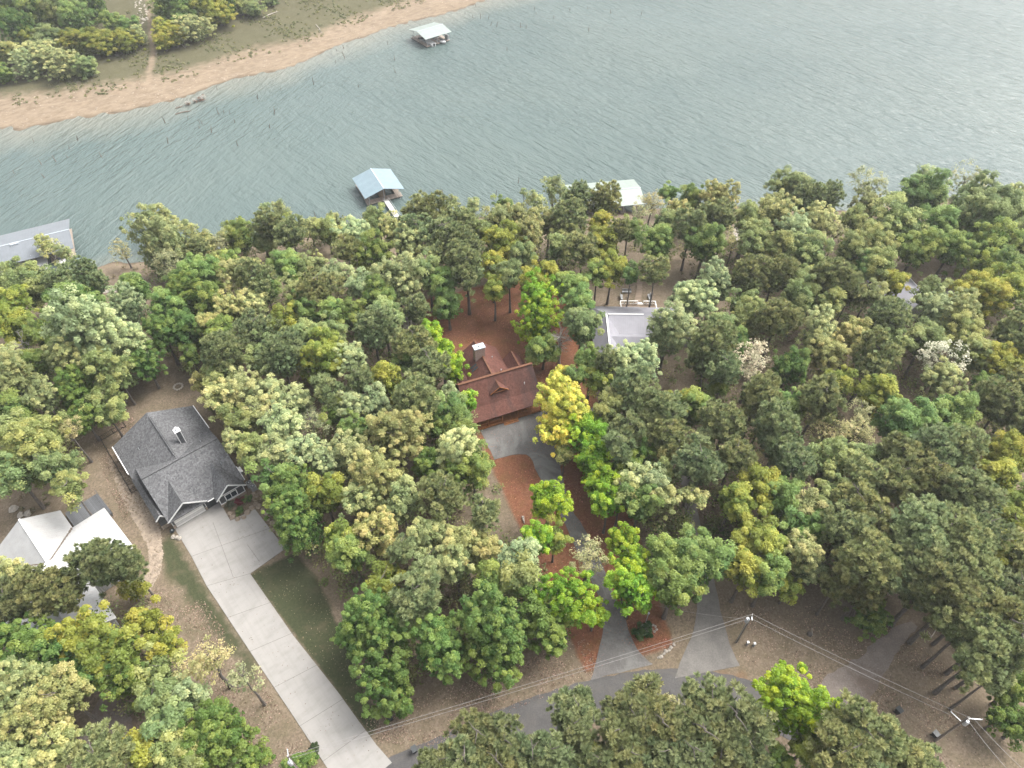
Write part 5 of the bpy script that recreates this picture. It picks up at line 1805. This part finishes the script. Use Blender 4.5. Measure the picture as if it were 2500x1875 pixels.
scrub('scrub', Pf[okf][:3200], .3, 1.0, (.165, .175, .075), 'low olive weeds and scrub on the far bank', 22)

def fallen(name, polys, n, cols, label, seed, zoff=.02, size=.20):
    g = np.random.default_rng(seed)
    P = []
    for po in polys:
        q = np.array(po)
        c = g.uniform(q.min(0), q.max(0), (n * 4, 2))
        c = c[sdist(c[:, 0], c[:, 1], [tuple(z) for z in po]) > 0]
        # leaves drift together in uneven patches
        keep = np.sin(c[:, 0] * .7 + 2 * np.sin(c[:, 1] * .31)) + np.sin(c[:, 1] * .83 + c[:, 0] * .23) + g.normal(size=len(c)) * .9 > .1
        P.append(c[keep][:n])
    P = np.concatenate(P)
    k = len(P)
    pos = np.stack([P[:, 0], P[:, 1], ground(P[:, 0], P[:, 1]) + zoff], 1)
    nr = unit(k, g) * .35 + np.array([0, 0, 1.0])
    nr /= np.linalg.norm(nr, axis=1, keepdims=True)
    v_, q_ = leaf_quads(pos, nr, size, g)
    me = np_mesh(name, v_, q_, [M['leaf']], {'clump': ('FACE', 'FLOAT', g.uniform(0, 1, k))})
    o = bpy.data.objects.new(name, me)
    col.objects.link(o)
    o.color = (*cols, 1)
    return tag(o, label, None, None, 'stuff')
OPEN = [pts('1780,1480 2130,1480 2330,1640 2420,1875 2150,1875 1900,1650 1800,1600'), pts('880,1750 1430,1560 1470,1640 1030,1830 920,1810'), pts('340,1440 480,1440 780,1870 600,1870 520,1690'), pts('200,1000 330,1000 310,1290 260,1180')]
fallen('fallen_leaves', OPEN, 2600, (.30, .225, .165), 'pale dry leaves scattered over the open ground', 51, .04)
fallen('fallen_leaves', OPEN, 1500, (.11, .075, .055), 'dark brown leaves scattered over the open ground', 52, .04)
fallen('fallen_leaves', [LOT], 4200, (.31, .15, .085), 'rust red leaves covering the lot of the red house', 53, .05)
fallen('fallen_leaves', [CD], 260, (.13, .085, .05), 'few brown leaves blown on the concrete driveway', 54, .115, .15)
fallen('fallen_leaves', [LAWN], 500, (.22, .19, .12), 'few pale leaves on the dark lawn', 55, .04, .15)
# undergrowth beneath the canopy, kept off open ground
tp = np.array([(t[0], t[1], t[2]) for t in TREE_XY])
g1 = np.random.default_rng(31)
idx = g1.integers(0, len(tp), 8200)
off = g1.normal(size=(8200, 2)) * (tp[idx, 2] * .75)[:, None]
Pu = tp[idx, :2] + off
open_polys = [LOT, LAWN, CD, RD, MD, GD, GB, SW, SW2, L_ + R_[::-1], DRY, GRASS2] + [
    [loc((gx, gy), GA, a, c) for a, c in ((-11, -3), (9, -3), (9, 21), (10, 36), (-3, 36), (-11, 27))],
    [loc((wx0, wy0), WA, a, c) for a, c in ((-9, -14), (11, -7), (11, 16), (-6, 14))],
    [loc((mx0, my0), MA, a, c) for a, c in ((-4, -15), (4, -15), (17, -6), (17, 9), (15, 26), (-4, 26))],
    pts('880,1740 1440,1560 1640,1640 1640,1440 1800,1400 2150,1440 2500,1700 2500,1875 860,1875'), pts('2230,640 2340,640 2340,720 2230,720')]
ok = np.ones(len(Pu), bool)
for po in open_polys:
    ok &= sdist(Pu[:, 0], Pu[:, 1], po) < -.6
ok &= (Pu[:, 1] < near_y(Pu[:, 0]) - 3)
Pu = Pu[ok]
h1 = len(Pu) // 3
scrub('undergrowth', Pu[:h1], .8, 2.1, (.13, .175, .055), 'green undergrowth below the trees', 41, 46, 6.0)
scrub('undergrowth', Pu[h1:2 * h1],   .8, 1.9, (.20, .215, .09), 'olive undergrowth below the trees', 42, 42, 6.0)
scrub('undergrowth', Pu[2 * h1:], .4, 1.2, (.19, .165, .10), 'brownish undergrowth below the trees', 43, 34, 1.0)
# the same wood carries on past both sides of the view
g2 = np.random.default_rng(77)
Pw = g2.uniform((-190, 18), (190, 165), (6000, 2))
edge = .7205 * (Pw[:, 1] * C_ + H * S_)
okw = (np.abs(Pw[:, 0]) > edge + 7) & (np.abs(Pw[:, 0]) < edge + 55) & (Pw[:, 1] < near_y(Pw[:, 0]) - 5)
Pw = Pw[okw][:1500]
scrub('far_wood', Pw, 1.2, 2.8, (.17, .215, .08), 'leafy wood carrying on past the sides of the view', 78, 55, 13.0)

# ------------------------------------------------------------------ light
SUN_EL, SUN_AZ = R(56), R(60)          # azimuth clockwise from +Y
w = bpy.data.worlds.new('World')
sc.world = w
w.use_nodes = True
nt = w.node_tree
sky = nt.nodes.new('ShaderNodeTexSky')
sky.sky_type = 'NISHITA'
sky.sun_disc = False
sky.sun_elevation = SUN_EL
sky.sun_rotation = SUN_AZ
sky.air_density = 1.0
sky.dust_density = 7.0
sky.ozone_density = 0.3
bg = nt.nodes['Background']
bg.inputs['Strength'].default_value = 0.15
hs = nt.nodes.new('ShaderNodeHueSaturation')     # a veiled, nearly white sky
hs.inputs['Saturation'].default_value = .25
nt.links.new(sky.outputs[0], hs.inputs['Color'])
nt.links.new(hs.outputs[0], bg.inputs['Color'])
sl = bpy.data.lights.new('sun', 'SUN')
sl.energy = 0.85
sl.angle = R(30)
sl.color = (1.0, .95, .88)
so = bpy.data.objects.new('sun', sl)
d = Vector((math.sin(SUN_AZ) * math.cos(SUN_EL), math.cos(SUN_AZ) * math.cos(SUN_EL), math.sin(SUN_EL)))
so.rotation_euler = d.to_track_quat('Z', 'Y').to_euler()
so.location = (60, 60, 200)
col.objects.link(so)
# thin spring haze over the whole valley
hm = bpy.data.materials.new('haze')
hm.use_nodes = True
hnt = hm.node_tree
for n in list(hnt.nodes):
    hnt.nodes.remove(n)
ho = hnt.nodes.new('ShaderNodeOutputMaterial')
pv = hnt.nodes.new('ShaderNodeVolumePrincipled')
pv.inputs['Color'].default_value = (.93, .95, .97, 1)
pv.inputs['Density'].default_value = .00022
pv.inputs['Anisotropy'].default_value = .2
hnt.links.new(pv.outputs[0], ho.inputs['Volume'])
hb = MB()
hb.box(-4300, -1700, -19, 4300, 5300, 118, hm)
tag(hb.build('haze'), 'thin pale haze over the lake and woods', None, None, 'stuff')
vs = sc.view_settings
vs.view_transform = 'Standard'
vs.look = 'None'
vs.exposure = 1.5
vs.gamma = 1.0
vs.use_curve_mapping = False
sc.cycles.max_bounces = 5
sc.cycles.diffuse_bounces = 3
sc.cycles.transmission_bounces = 3
sc.cycles.volume_bounces = 0
sc.cycles.transparent_max_bounces = 4
sc.cycles.use_denoising = True
